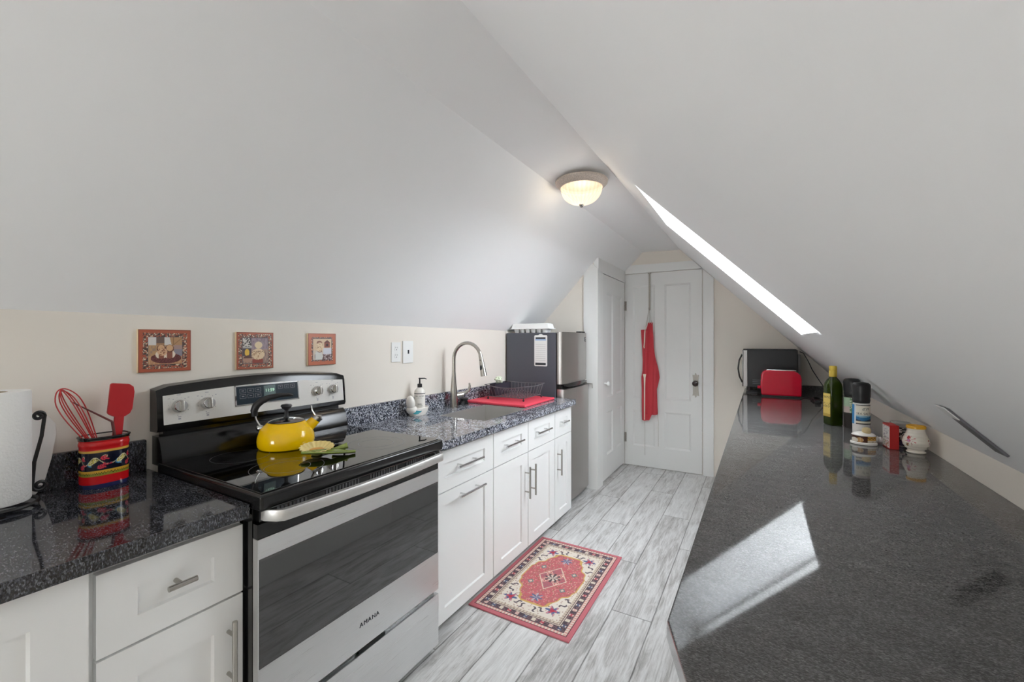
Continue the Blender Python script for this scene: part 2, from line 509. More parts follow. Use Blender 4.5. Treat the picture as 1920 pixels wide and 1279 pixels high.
M().add(q + [p + NR * .004 for p in q], [(0, 1, 2, 3), (4, 5, 6, 7), (0, 1, 5, 4), (1, 2, 6, 5), (2, 3, 7, 6), (3, 0, 4, 7)]).build('pane', MT['pane'], sw, smooth=False)

# ------------------------------------------------------------------ doors and their casings
YD = YB - .012
us = [-1.245, -1.165, -1.155, -.955, -.845, -.585, -.575, -.476]
d1 = lattice([-1.245, -1.160, -.930, -.835, -.580, -.476], [.006, .22, .60, .73, 1.93, 2.058],
             {(1, 1), (3, 1), (1, 3), (3, 3)}, FYn(YD - .006), .010, .018, .016).build('door_1', MT['door'], kind='structure', smooth=False)
kp = M()
kx, kz_ = -.535, .895
plate = [(0, .125), (.012, .10), (.030, .105), (.026, .075), (.024, 0), (.026, -.075), (.030, -.105), (.012, -.10), (0, -.125)]
plate = plate + [(-u, v) for u, v in plate[::-1][1:-1]]
kp.prism([(kx + u, kz_ + v) for u, v in plate], XZ, YD - .012, YD - .005, .002)
kp.build('knob_plate', MT['agedm'], d1)
kb = M(); mxk = Matrix.Translation((kx, YD - .012, kz_ + .02)) @ Matrix.Rotation(R(90), 4, 'X')
kb.lathe([(.010, 0), (.009, .02), (.024, .03), (.029, .042), (.024, .055), (.008, .06)], (0, 0, 0), 24, mx=mxk)
kb.build('knob', MT['knobdark'], d1)
for z in (.30, 1.72):
    h = M(); h.box(-1.262, -1.228, YD - .010, YD - .004, z - .05, z + .05)
    for k in (-1, 0, 1): h.cyl((-1.25, YD - .014, z - .016 + k * .034), (-1.25, YD - .014, z + .016 + k * .034), .006, n=10)
    h.build('hinge', MT['agedm'], d1)
# casing of the back door: right leg and head, both cut by the slope
M().prism([(-.468, 0), (-.372, 0), (-.372, zr(-.372) - .004), (-.468, zr(-.468) - .004)], XZ, YB - .024, YB).build('trim_1', MT['trim'], kind='structure', smooth=False)
M().prism([(-1.255, 2.064), (-.468, 2.064), (-.468, zr(-.468) - .006), (-.562, zr(-.562) - .004), (-1.215, 2.155)], XZ, YB - .024, YB).build('trim_2', MT['trim'], kind='structure', smooth=False)
# closet door (faces +X) with its casing
d2 = lattice([3.835, 3.955, 4.15, 4.265, 4.46, 4.56], [.03, .25, .66, .80, 1.80, 1.965],
             {(1, 1), (3, 1), (1, 3), (3, 3)}, FX(XC + .012), .010, .018, .030).build('door_2', MT['door'], kind='structure', smooth=False)
kb = M(); mxk = Matrix.Translation((XC + .012, 3.885, .94)) @ Matrix.Rotation(R(90), 4, 'Y')
kb.lathe([(.010, 0), (.008, .02), (.020, .028), (.023, .038), (.018, .048), (.004, .052)], (0, 0, 0), 20, mx=mxk)
kb.build('knob', MT['white'], d2)
M().box(XC - .03, XC + .006, 4.562, 4.606, 0, zc(XC) - .11).build('trim_3', MT['trim'], kind='structure', smooth=False)
M().prism([(3.70, 1.97), (4.61, 1.97), (4.61, zc(XC) - .01), (3.70, zc(XC) - .01)], YZ, XC - .03, XC + .014).build('trim_4', MT['trim'], kind='structure', smooth=False)
M().prism([(-1.345, 0), (XC + .014, 0), (XC + .014, 1.99), (-1.30, zc(-1.30) - .006), (-1.375, zc(-1.375) - .006), (-1.375, 1.5)], XZ, YC - .02, YC).build('trim_5', MT['trim'], kind='structure', smooth=False)
M().box(XC - .03, XC + .014, YC, 3.832, 0, 1.975).build('trim_6', MT['trim'], kind='structure', smooth=False)
# small latch hook on that board
lt = M()
lt.tube([(-1.352, 3.675, .955), (-1.352, 3.665, .955), (-1.352, 3.66, .955), (-1.285, 3.66, .955), (-1.285, 3.66, .915)], .004, 8)
lt.box(-1.360, -1.344, 3.672, 3.681, .94, .97)
tag(lt.build('hook_latch', MT['agedm']), 'small metal hook latch on white door board beside the refrigerator', 'latch')

# ------------------------------------------------------------------ left run: cabinets
XF = -1.25
def bar_handle(mb, a, b, xf, off=.032, r=.006):
    a, b = Vector(a), Vector(b)
    d = (b - a)
    mb.cyl(a + Vector((off, 0, 0)), b + Vector((off, 0, 0)), r, n=14)
    for k in (.2, .8):
        p = a + d * k
        mb.cyl(p, p + Vector((off, 0, 0)), r * .75, n=12)
    return mb

def front(name, y0, y1, z0, z1, parent, ry=.08, rz=.06, f=None):
    return lattice([y0, y0 + ry, y1 - ry, y1], [z0, z0 + rz, z1 - rz, z1], {(1, 1)}, f or FX(XF), .009, .004, .02).build(name, MT['cab'], parent, smooth=False)

def carcass(y0, y1, parent, x1=XF - .0205, top=.848):
    m = M()
    m.box(XL + .004, x1, y0, y1, .10, top)
    b = m.build('body', MT['cab'], parent, smooth=False)
    M().box(XL + .004, x1 - .045, y0, y1, 0.001, .10).build('toe_kick', MT['kick'], parent, smooth=False)
    return b

def base_cab(y0, y1, label, group='white base cabinets'):
    return thing('base_cabinet', label, 'cabinet', ((XL + XF) / 2, (y0 + y1) / 2, 0), group)

g = .0025
# corner cabinet at the left edge of the picture
c = base_cab(-.55, .332, 'white base cabinet with plain wide panel, under the paper towel roll')
M().box(XL + .004, -1.262, -.55, .3305, 0.001, .848).build('body', MT['cab'], c, smooth=False)
lattice([-.55, -.42, .246, .3305], [.05, .12, .767, .848], {(1, 1)}, FX(-1.24), .010, .004, .021).build('panel', MT['cab'], c, smooth=False)
# narrow drawer cabinet left of the range
c = base_cab(.333, .652, 'white base cabinet with small T-knob drawer, left of the range')
carcass(.333, .652, c)
dr = front('drawer', .345, .652 - g, .640, .826, c, .072, .060)
k = M(); k.cyl((XF - .009, .495, .742), (XF + .026, .495, .742), .0055, n=14); k.cyl((XF + .026, .467, .742), (XF + .026, .527, .742), .0068, n=16)
k.build('knob', MT['nickel'], dr)
do = front('door', .345, .652 - g, .045, .634, c, .072, .075)
bar_handle(M(), (XF, .612, .585), (XF, .612, .395), XF, .034, .0065).build('handle', MT['nickel'], do)
# run to the right of the range
c = base_cab(1.455, 1.955, 'white base cabinet with drawer over pull-out door, right of the range')
carcass(1.456, 1.954, c)
dr = front('drawer', 1.457, 1.954 - g, .644, .832, c)
bar_handle(M(), (XF - .009, 1.605, .742), (XF - .009, 1.815, .742), XF, .040).build('handle', MT['chrome'], dr)
do = front('door', 1.457, 1.954 - g, .045, .639, c)
bar_handle(M(), (XF, 1.615, .600), (XF, 1.83, .600), XF, .034).build('handle', MT['chrome'], do)
c = base_cab(1.956, 2.764, 'white double-door sink base cabinet with two drawer fronts, below the sink')
carcass(1.956, 2.764, c, top=.655)
for (a, b, h0, h1) in ((1.956, 2.358, 2.045, 2.255), (2.361, 2.763, 2.445, 2.655)):
    dr = front('drawer', a + g, b, .644, .832, c)
    bar_handle(M(), (XF - .009, h0, .742), (XF - .009, h1, .742), XF, .040).build('handle', MT['chrome'], dr)
for (a, b, hy) in ((1.956, 2.358, 2.322), (2.361, 2.763, 2.400)):
    do = front('door', a + g, b, .045, .639, c)
    bar_handle(M(), (XF, hy, .560), (XF, hy, .365), XF, .034).build('handle', MT['nickel'], do)
c = base_cab(2.766, 3.075, 'narrow white base cabinet with one drawer and door, beside the refrigerator')
carcass(2.766, 3.074, c)
dr = front('drawer', 2.766 + g, 3.074, .644, .832, c)
bar_handle(M(), (XF - .009, 2.862, .742), (XF - .009, 2.975, .742), XF, .036).build('handle', MT['chrome'], dr)
do = front('door', 2.766 + g, 3.074, .045, .639, c)
bar_handle(M(), (XF, 2.812, .560), (XF, 2.812, .375), XF, .034).build('handle', MT['nickel'], do)

# ------------------------------------------------------------------ left run: worktops
XE = -1.214
t = thing('countertop', 'black granite countertop left of the range under the crock', 'countertop', (-1.54, .05, .85), 'granite countertops')
M().box(XL + .001, XE, -.55, .651, .85, CT, .005).build('slab', MT['granite_dark'], t)
M().box(XL + .001, XL + .022, -.55, .640, CT - .0005, .997, .006).build('backsplash', MT['granite_dark'], t)
t = thing('countertop', 'speckled grey granite countertop around the sink, right of the range', 'countertop', (-1.54, 2.25, .85), 'granite countertops')
sx0, sx1, sy0, sy1 = -1.665, -1.325, 1.985, 2.495
sl = M()
X_, Y_ = [XL + .001, sx0, sx1, XE], [1.435, sy0, sy1, 3.078]
for z, fl in ((.85, 1), (CT, 0)):
    for i in range(3):
        for j in range(3):
            if (i, j) != (1, 1):
                sl.add([(X_[i], Y_[j], z), (X_[i + 1], Y_[j], z), (X_[i + 1], Y_[j + 1], z), (X_[i], Y_[j + 1], z)], [(0, 1, 2, 3)])
def wallq(m, p, q, z0, z1): m.add([(p[0], p[1], z0), (q[0], q[1], z0), (q[0], q[1], z1), (p[0], p[1], z1)], [(0, 1, 2, 3)])
ro = [(X_[0], Y_[0]), (X_[3], Y_[0]), (X_[3], Y_[3]), (X_[0], Y_[3])]; ri = [(sx0, sy0), (sx1, sy0), (sx1, sy1), (sx0, sy1)]
for ring in (ro, ri):
    for k in range(4): wallq(sl, ring[k], ring[(k + 1) % 4], .85, CT)
bmesh.ops.remove_doubles(sl.bm, verts=sl.bm.verts[:], dist=1e-5)
sl.build('slab', MT['granite'], t, smooth=False)
M().box(XL + .001, XL + .022, 1.435, 3.078, CT - .0005, .99, .004).build('backsplash', MT['granite'], t)
# sink bowl
t = thing('sink', 'stainless undermount sink bowl below the gooseneck faucet', 'sink', ((sx0 + sx1) / 2, (sy0 + sy1) / 2, .66), None)
bw = M()
rr = lambda e, z: [Vector(p) for p in ((sx0 - .004 + e, sy0 - .004 + e, z), (sx1 + .004 - e, sy0 - .004 + e, z), (sx1 + .004 - e, sy1 + .004 - e, z), (sx0 - .004 + e, sy1 + .004 - e, z))]
bw.rings([rr(.0055, .66), rr(.0052, CT - .0008), rr(.0068, CT - .0008), rr(.010, .70), rr(.020, .690)], True, False, True)
bw.build('bowl', MT['sinksteel'], t, smooth=False)
dn = M(); dn.lathe([(.045, .6902), (.045, .693), (.03, .692), (0, .6905)], ((sx0 + sx1) / 2, (sy0 + sy1) / 2, 0), 28); dn.build('drain', MT['chrome'], t)

# ------------------------------------------------------------------ faucet
fx, fy = -1.785, 2.292
t = thing('faucet', 'tall brushed nickel gooseneck faucet with pull-down spray head', 'faucet', (fx, fy, CT))
b = M(); b.lathe([(.027, CT + .0005), (.027, CT + .02), (.024, CT + .10), (.0175, CT + .16), (.0135, CT + .22), (.012, CT + .24)], (fx, fy, 0), 28)
b.build('body', MT['nickel'], t)
pts = [(fx, fy, CT + .22), (fx, fy, CT + .30)]
rad = .112
for k in range(0, 15):
    a = PI - PI * .90 * k / 14
    pts.append((fx + rad + rad * math.cos(a), fy, CT + .325 + rad * math.sin(a)))
e_ = pts[-1]; pts.append((e_[0] + .006, fy, e_[2] - .03))
M().tube(pts, .0118, 18).build('spout', MT['nickel'], t)
e_ = Vector(pts[-1]); dv = (Vector(pts[-1]) - Vector(pts[-2])).normalized()
hd = M(); hd.tube([e_ - dv * .03, e_, e_ + dv * .05, e_ + dv * .11], [.0135, .014, .0185, .0215], 22)
h_ = hd.build('spray_head', MT['nickel'], t)
bt = M(); c_ = e_ + dv * .055 + Vector((.0, -.0175, 0)); bt.ball((0, 0, 0), .009, 14, (1, .35, 2.0), mx=Matrix.Translation(c_)); bt.build('spray_button', MT['ink'], h_)
bt = M(); c_ = e_ + dv * .005 + Vector((0, -.013, 0)); bt.ball(c_, .0055, 12, (1, .4, 1)); bt.build('spray_button', MT['ink'], h_)
lv = M(); lv.cyl((fx, fy + .008, CT + .075), (fx + .022, fy + .066, CT + .080), .0190, .0215, 24)
lv.tube([(fx + .018, fy + .060, CT + .085), (fx + .034, fy + .086, CT + .090), (fx + .050, fy + .104, CT + .108), (fx + .054, fy + .110, CT + .135), (fx + .052, fy + .108, CT + .158)], [.015, .012, .010, .0085, .006], 14)
lv.build('lever', MT['nickel'], t)

# scrub brush lying behind the faucet
t = thing('scrub_brush', 'black bristled scrub brush lying behind the faucet handle', 'brush', (-1.795, 2.425, CT))
hb = M(); hb.lathe([(.026, .030), (.030, .036), (.030, .046), (.020, .052), (.004, .054)], (-1.797, 2.425, CT), 20); hb.build('head', MT['blkmat'], t)
br = M()
for k in range(90):
    a = rnd.random() * 2 * PI; q = math.sqrt(rnd.random()); p = Vector((-1.797 + .024 * q * math.cos(a), 2.425 + .026 * q * math.sin(a), CT + .032))
    br.tube([p, p + Vector((.012 * q * math.cos(a), .016 * q * math.sin(a), -.031))], .0011, 4)
br.build('bristles', MT['blkmat'], t)

# ------------------------------------------------------------------ soap bottle and its ceramic holder
bx, by = -1.79, 1.962
t = thing('soap_holder', 'white ceramic soap holder with a teal swoosh beside the backsplash', 'holder', (bx, 1.945, CT))
h = M()
def oval(cx, cy, ax, ay, z, n=32): return [Vector((cx + ax * math.cos(2 * PI * k / n), cy + ay * math.sin(2 * PI * k / n), z)) for k in range(n)]
h.rings([oval(bx, 1.945, .036, .060, CT + .0005), oval(bx, 1.948, .044, .075, CT + .022), oval(bx, 1.95, .046, .081, CT + .044), oval(bx, 1.95, .042, .077, CT + .047), oval(bx, 1.95, .040, .073, CT + .040), oval(bx, 1.952, .034, .055, CT + .008)], True, True, True)
h.build('dish', MT['whiteg'], t)
mxe = Matrix.Translation((bx + .002, 1.884, CT + .058)) @ Matrix.Rotation(R(8), 4, 'X')
h = M(); h.ball((0, 0, .022), .030, 22, (.95, .85, 1.5), mx=mxe); h.ball((0, .004, -.02), .034, 22, (1, .95, .8), mx=mxe)
h.build('egg_figure', MT['whiteg'], t)
sw_ = M(); rows = []
for i in range(13):
    u = i / 12; a = -1.42 + 1.2 * u - PI * .5
    cz = CT + .046 - .022 * math.sin(PI * u * .75) ; hh = .011 * math.sin(PI * min(1, u * .9 + .1)) + .001
    rows.append([Vector((bx + (.0475 + .002 * j / 3) * math.cos(a + PI * .5 + .0) , 1.948 + .0815 * math.sin(a + PI * .5) * .98, cz + hh * (j / 1.5 - 1))) for j in range(4)])
sw_.rings(rows, False)
sw_.build('teal_swoosh', mat('teal_glaze', '4fa0ab', .15), t)
t = thing('soap_bottle', 'white pump soap bottle standing in the ceramic holder', 'bottle', (bx, by, CT + .009))
z0 = CT + .0090
b = M(); b.lathe([(.028, z0), (.033, z0 + .004), (.033, z0 + .128), (.030, z0 + .14), (.021, z0 + .150), (.014, z0 + .155), (.0135, z0 + .160)], (bx, by, 0), 32); b.build('body', MT['whiteg'], t)
b = M(); b.lathe([(.0335, z0 + .119), (.0335, z0 + .1235)], (bx, by, 0), 32); b.build('label_band', MT['ink'], t)
b = M(); b.lathe([(.0145, z0 + .158), (.0145, z0 + .178), (.010, z0 + .180), (.005, z0 + .181), (.0042, z0 + .205), (.006, z0 + .207), (.006, z0 + .214), (.003, z0 + .216)], (bx, by, 0), 22)
sd = Vector((.55, .83, 0))
b.tube([Vector((bx, by, z0 + .211)) - sd * .006, Vector((bx, by, z0 + .211)) + sd * .03, Vector((bx, by, z0 + .206)) + sd * .042], [.005, .004, .003], 10)
b.build('pump', MT['blkmat'], t)
vd = Vector((.67, -.74, 0)); xd = Vector((.74, .67, 0)); cb = Vector((bx, by, 0)) + vd * .0336
def curved_text(name, s, parent, z, size, m=None, cx=bx, cy=by, r=.0336, a0=None):
    o = lettering(name, s, m or MT['ink'], parent, (0, 0, 0), (1, 0, 0), (0, 1, 0), size, .0001, 'CENTER')
    L0 = Vector(parent.location)
    ac = math.atan2(vd.y, vd.x) if a0 is None else a0
    for v in o.data.vertices:
        x, y = v.co.x + L0.x, v.co.y + L0.y
        w = v.co.z + L0.z
        a = ac + x / r
        v.co = Vector((cx + (r + w) * math.cos(a), cy + (r + w) * math.sin(a), z + y)) - L0
    return o
curved_text('lettering', "MRS. MEYER'S", t, z0 + .103, .0095)
curved_text('lettering', 'CLEAN DAY', t, z0 + .094, .005)
curved_text('lettering', 'BASIL', t, z0 + .055, .011)
curved_text('lettering', 'HAND SOAP', t, z0 + .046, .006)

# ------------------------------------------------------------------ range
ya, yb = .657, 1.422
rg = thing('range', 'freestanding stainless and black electric range with glass cooktop', 'range', (-1.53, 1.04, 0))
b = M(); b.box(-1.85, -1.216, ya, yb, .03, .872)
for y in (ya + .05, yb - .05):
    for x in (-1.80, -1.27): b.cyl((x, y, 0.0005), (x, y, .03), .018, n=12)
b.build('body', MT['blk'], rg, smooth=False)
b = M(); b.box(-1.80, -1.168, ya - .004, yb + .004, .872, .917, .009, 3); b.build('cooktop_frame', MT['blk'], rg)
ct = M(); ct.box(-1.772, -1.186, ya + .008, yb - .008, .9165, .9195, .0012, 1); ct = ct.build('cooktop_glass', MT['blkglass'], rg)
for (x, y, r) in ((-1.63, .84, .092), (-1.36, .85, .112), (-1.63, 1.24, .092), (-1.36, 1.23, .112)):
    rm = M()
    for q in (r, r * .62) if r > .1 else (r,):
        rm.rings([[Vector((x + (q + d) * math.cos(2 * PI * k / 64), y + (q + d) * math.sin(2 * PI * k / 64), .91965)) for k in range(64)] for d in (-.0007, .0007)], True, False, False)
    rm.build('burner_ring', mat('burner_mark', '6b6b70', .3), ct)
# door
lat = lattice([ya + .001, ya + .004, yb - .004, yb - .001], [.272, .43, .735, .790], {(1, 1)}, FX(-1.19), .004, .001, .024)
dr = lat.build('oven_door', MT['steel'], rg, smooth=False)
M().box(-1.1945, -1.1903, ya + .0035, yb - .0035, .4305, .7345).build('oven_window', MT['ovenglass'], dr, smooth=False)
M().box(-1.214, -1.191, ya + .001, yb - .001, .7905, .832, .002).build('door_top', MT['blk'], dr)
hp = []
for k in range(49):
    u = k / 48
    y = ya + .012 + (yb - ya - .024) * u
    e = min(u, 1 - u)
    x = -1.142 + .020 * math.sin(PI * u) - (.045 * (1 - e / .045) ** 2 if e < .045 else 0)
    hp.append((x, y))
hm = M(); hm.rings([[Vector((x - .008, y, .842)), Vector((x + .008, y, .842)), Vector((x + .011, y, .846)), Vector((x + .011, y, .869)), Vector((x + .008, y, .873)), Vector((x - .008, y, .873))] for x, y in hp])
hm.build('door_handle', steel_mat('satin_handle_steel', 'd2d0cd', .48, 1), dr, ang=50)
vm = M(); vm.box(-1.2155, -1.200, ya + .01, yb - .01, .834, .871)
v_ = vm.build('vent_panel', MT['blk'], rg, smooth=False)
for (a, b) in ((.06, .17), (.22, .37), (.40, .54), (.58, .70)):
    n = int((b - a) / .0125)
    vm = M()
    for k in range(n): vm.box(-1.2005, -1.198, ya + a + k * .0125, ya + a + k * .0125 + .0065, .838, .866)
    vm.build('vent_grille', MT['vent'], v_, smooth=False)
# storage drawer
b = M(); b.box(-1.214, -1.188, ya + .001, yb - .001, .035, .254, .004); wd = b.build('storage_drawer', MT['steel'], rg)
b = M(); b.box(-1.214, -1.2, ya + .02, yb - .02, .254, .272); b.build('drawer_gap', MT['blk'], rg, smooth=False)
b = M(); b.box(-1.195, -1.1892, 1.0, 1.12, .255, .268, .003); b.build('drawer_pull', MT['gasket'], wd)
lettering('lettering', 'AMANA', MT['ink'], dr, (-1.1895, 1.003, .347), (0, 1, 0), (0, 0, 1), .0215, .0010, 'LEFT', 1.25)
# backguard
def loft(secs, mb): return mb.rings([[Vector(p) for p in s_] for s_ in secs], True, True, True)
def arch(y): u = (y - ya) / (yb - ya); return .022 * math.sin(PI * max(0, min(1, u)))
bg = M()
loft([[(-1.852, y, .905), (-1.772, y, .905), (-1.772, y, .925), (-1.790, y, .985), (-1.806, y, 1.005), (-1.852, y, 1.005)] for y in (ya + .001, ya + .3, yb - .3, yb - .001)], bg)
loft([[(-1.852, y, 1.0), (-1.818, y, 1.0), (-1.818, y, 1.03), (-1.852, y, 1.03)] for y in (ya + .02, yb - .02)], bg)
secs = []
for k in range(21):
    y = ya - .004 + (yb - ya + .008) * k / 20
    e = min(k, 20 - k); q = .010 if e == 0 else 0
    secs.append([(-1.856, y, 1.02), (-1.796 - q * .5, y, 1.022), (-1.790 - q * .5, y, 1.034), (-1.802 - q * .3, y, 1.156 + arch(y) - q), (-1.812, y, 1.176 + arch(y) - q), (-1.856, y, 1.180 + arch(y) - q)])
loft(secs, bg)
bgo = bg.build('backguard', MT['blk'], rg)
def PX(z, d=0.): return -1.790 - (z - 1.034) * .0984 + d      # control panel plane
cp = M(); secs = []
for k in range(21):
    y = ya + .012 + (yb - ya - .024) * k / 20
    zt = 1.146 + arch(y) * .8
    secs.append([(PX(1.046), y, 1.046), (PX(1.046, .002), y, 1.046), (PX(zt, .002), y, zt), (PX(zt), y, zt)])
loft(secs, cp)
cpo = cp.build('control_panel', mat('satin_panel_steel', 'cfccc7', .55, .35, noise=.03, nscale=200), bgo, smooth=False)
Pn = lambda u, v, w: (PX(v, .002 + w), u, v)
M().prism([(.908, 1.083), (1.170, 1.083), (1.170, 1.157), (.908, 1.157)], Pn, 0, .0015).build('display', mat('display_glass', '26323c', .12), bgo, smooth=False)  # grey-blue reflection is put into the glass colour
fm = M()
for a in ((.904, .909, 1.079, 1.161), (1.169, 1.174, 1.079, 1.161), (.904, 1.174, 1.079, 1.084), (.904, 1.174, 1.156, 1.161)):
    fm.prism([(a[0], a[2]), (a[1], a[2]), (a[1], a[3]), (a[0], a[3])], Pn, 0, .0022)
fm.build('display_frame', MT['chrome'], bgo, smooth=False)
def outline(m, y0, y1, z0, z1, w=.0009):
    for a in ((y0, y1, z0, z0 + w), (y0, y1, z1 - w, z1), (y0, y0 + w, z0, z1), (y1 - w, y1, z0, z1)):
        m.prism([(a[0], a[2]), (a[1], a[2]), (a[1], a[3]), (a[0], a[3])], Pn, .0014, .0019)
for (yy, r_, w_, h_) in [(.922 + k * .030, q_, .024, .008) for q_ in (1.138, 1.116) for k in range(3)] + [(1.080 + k * .028, 1.1405, .020, .0075) for k in range(3)]:
    bt = M(); outline(bt, yy, yy + w_, r_ - h_, r_ + h_)
    bt.prism([(yy + .007, r_ - .001), (yy + w_ - .007, r_ - .001), (yy + w_ - .007, r_ + .0015), (yy + .007, r_ + .0015)], Pn, .0014, .0019)
    bt.build('touch_button', MT['greyink'], bgo, smooth=False)
M().prism([(1.018, 1.100), (1.068, 1.100), (1.068, 1.152), (1.018, 1.152)], Pn, .0010, .0017).build('clock_window', mat('clock_window', '5c6f70', .2), bgo, smooth=False)
lettering('lettering', '11:59', MT['digits'], bgo, (PX(1.126, .0042), 1.043, 1.126), (0, 1, 0), (-.098, 0, 1), .018, .0002, 'CENTER')
for y in (.716, .806, 1.266, 1.350):
    z = 1.106
    big = y < 1
    r = .0235 if big else .0225
    mxk = Matrix.Translation((PX(z, .002), y, z)) @ Matrix.Rotation(R(90 - 5.6), 4, 'Y')
    kn = M(); kn.lathe([(r, 0), (r, .006), (r * .93, .012), (r * .84, .020), (r * .78, .0215), (0, .0215)], (0, 0, 0), 30, mx=mxk)
    ko = kn.build('knob', MT['chrome'], bgo)
    gm = M(); gm.box(-r * .80, r * .80, -.0052, .0052, .018, .033, .003, 2, mx=mxk); gm.build('knob_grip', MT['nickel'], ko)
    mk = M()
    for k in range(14):
        a = R(-60 + 300 * k / 13); u, v = y + (r + .008) * math.sin(a + PI), z - (r + .008) * -math.cos(a + PI)
        w_ = .0007 if k % 3 else .0014
        mk.prism([(u - w_, v - w_), (u + w_, v - w_), (u + w_, v + w_), (u - w_, v + w_)], Pn, 0, .0004)
    for (u, v, a, b) in ((y, z + r + .017, .006, .0012), (y, z - r - .014, .005, .0012), (y, z - r - .021, .004, .0025), (y + .03, z + r + .006, .003, .001), (y - .03, z + r + .006, .003, .001)):
        if 1.05 < v < 1.16: mk.prism([(u - a, v - b), (u + a, v - b), (u + a, v + b), (u - a, v + b)], Pn, 0, .0004)
    mk.build('dial_marks', MT['greyink'], ko, smooth=False)

# ------------------------------------------------------------------ kettle (spout along local x)
kx, ky, kz = -1.628, 1.012, .9197
t = thing('kettle', 'bright yellow enamel kettle with black handle on the cooktop', 'kettle', (kx, ky, kz))
K = lambda x, y, z: (kx + x, ky + y, kz + z)
b = M(); b.lathe([(0, 0), (.088, 0), (.096, .003), (.1015, .014), (.103, .034), (.101, .055), (.094, .078), (.082, .098), (.069, .112), (.064, .117), (.062, .117)], (kx, ky, kz), 48); b.build('body', MT['yellow'], t)
b = M(); b.lathe([(.066, .116), (.067, .119), (.064, .122), (.05, .128), (.02, .133), (0, .134)], (kx, ky, kz), 40); ld = b.build('lid', MT['lidm'], t)
b = M(); b.lathe([(.012, .132), (.007, .140), (.0065, .168), (.016, .178), (.021, .187), (.018, .194), (.004, .197)], (kx, ky, kz), 24); b.build('lid_knob', MT['blkmat'], ld)
b = M(); b.tube([K(.065, 0, .072), K(.085, 0, .090), K(.110, 0, .118)], [.028, .024, .0195], 22); sp = b.build('spout', MT['yellow'], t)
b = M(); b.tube([K(.106, 0, .114), K(.117, 0, .126)], [.0205, .0205], 20); b.tube([K(.104, 0, .134), K(.092, 0, .160), K(.090, 0, .182)], [.009, .007, .004], 10, sq=(.6, 1.3)); b.tube([K(.100, 0, .132), K(.124, 0, .128), K(.126, 0, .108)], [.006, .006, .004], 8)
b.build('whistle', MT['nickel'], sp)
hd = M(); hd.tube([K(-.108, 0, .150), K(-.1105, 0, .175), K(-.103, 0, .198), K(-.085, 0, .217), K(-.058, 0, .231), K(-.025, 0, .2385), K(.008, 0, .2395), K(.024, 0, .2345)], [.0105, .013, .0145, .0145, .013, .0105, .008, .004], 16, sq=(1.0, 1.15))
ho = hd.build('handle', MT['blkmat'], t)
b = M()
for s_ in (-.006, .006): b.tube([K(-.107, s_, .155), K(-.104, s_, .135), K(-.096, s_, .115), K(-.086, s_ * 1.5, .098)], .0026, 8)
b.ball(K(-.090, 0, .094), .015, 16); b.build('handle_bracket', MT['chrome'], ho)
t.rotation_euler = (0, 0, math.atan2(.85, .53)); t.scale = (1, 1, .86)

# ------------------------------------------------------------------ sunflower spoon rest
sx_, sy_, sz_ = -1.378, 1.010, .9197
t = thing('spoon_rest', 'ceramic sunflower spoon rest with green leaf beside the kettle', 'spoon rest', (sx_, sy_, sz_))
def S_(x, y, z): return Vector((sx_ + x, sy_ + y, sz_ + z))
b = M(); rings = []
for r_, z in ((.018, .002), (.034, .006), (.050, .016), (.058, .026), (.056, .028), (.046, .019), (.030, .009)):
    rings.append([S_(-.032 + r_ * (1 + .06 * math.cos(18 * q) * (r_ > .045)) * math.cos(q), .012 + r_ * .95 * (1 + .06 * math.cos(18 * q) * (r_ > .045)) * math.sin(q), z * .80 + .14 * r_ * math.sin(q) + .010) for q in [2 * PI * k / 108 for k in range(108)]])
b.rings(rings, True, True, True); b.build('flower_dish', mat('pale_yellow_glaze', 'e6d08a', .2, noise=.12, nscale=90), t)
b = M(); b.lathe([(.026, .0200), (.022, .0225), (.008, .0200), (0, .0195)], (sx_ - .032, sy_ + .012, sz_), 30); b.build('flower_centre', mat('orange_glaze', 'd79a4c', .25, noise=.3, nscale=200), t)
b = M(); rings = []
for k in range(19):
    u = k / 18; x = -.082 + .182 * u
    w_ = .003 + .026 * math.sin(PI * min(1, u * 1.05)) ** .7 if u < .9 else .012
    y = -.030 - .010 * math.sin(PI * u) + .012 * u; z = .016 * (1 - u) + .004
    rings.append([S_(x, y + w_ * math.cos(q), z + (.007 if math.sin(q) > 0 else .003) * math.sin(q) + .30 * abs(w_ * math.cos(q))) for q in [2 * PI * i / 16 for i in range(16)]])
b.rings(rings)
b.build('leaf_handle', mat('green_glaze', '76863a', .2, noise=.25, nscale=60), t)
b = M(); b.lathe([(.016, .0006), (.020, .003), (.017, .008), (.006, .012)], (sx_ - .032, sy_ + .012, sz_), 24); b.build('foot', mat('foot_glaze', '8b8a4a', .3), t)
b = M(); b.tube([S_(.020, .012, .012), S_(.045, .016, .018), S_(.074, .016, .024)], [.008, .010, .015], 12, sq=(.75, 1.1)); b.build('stem', mat('leaf_green_glaze', '8b9a4d', .25, noise=.3, nscale=80), t)
t.rotation_euler = (0, 0, math.atan2(.80, .60))

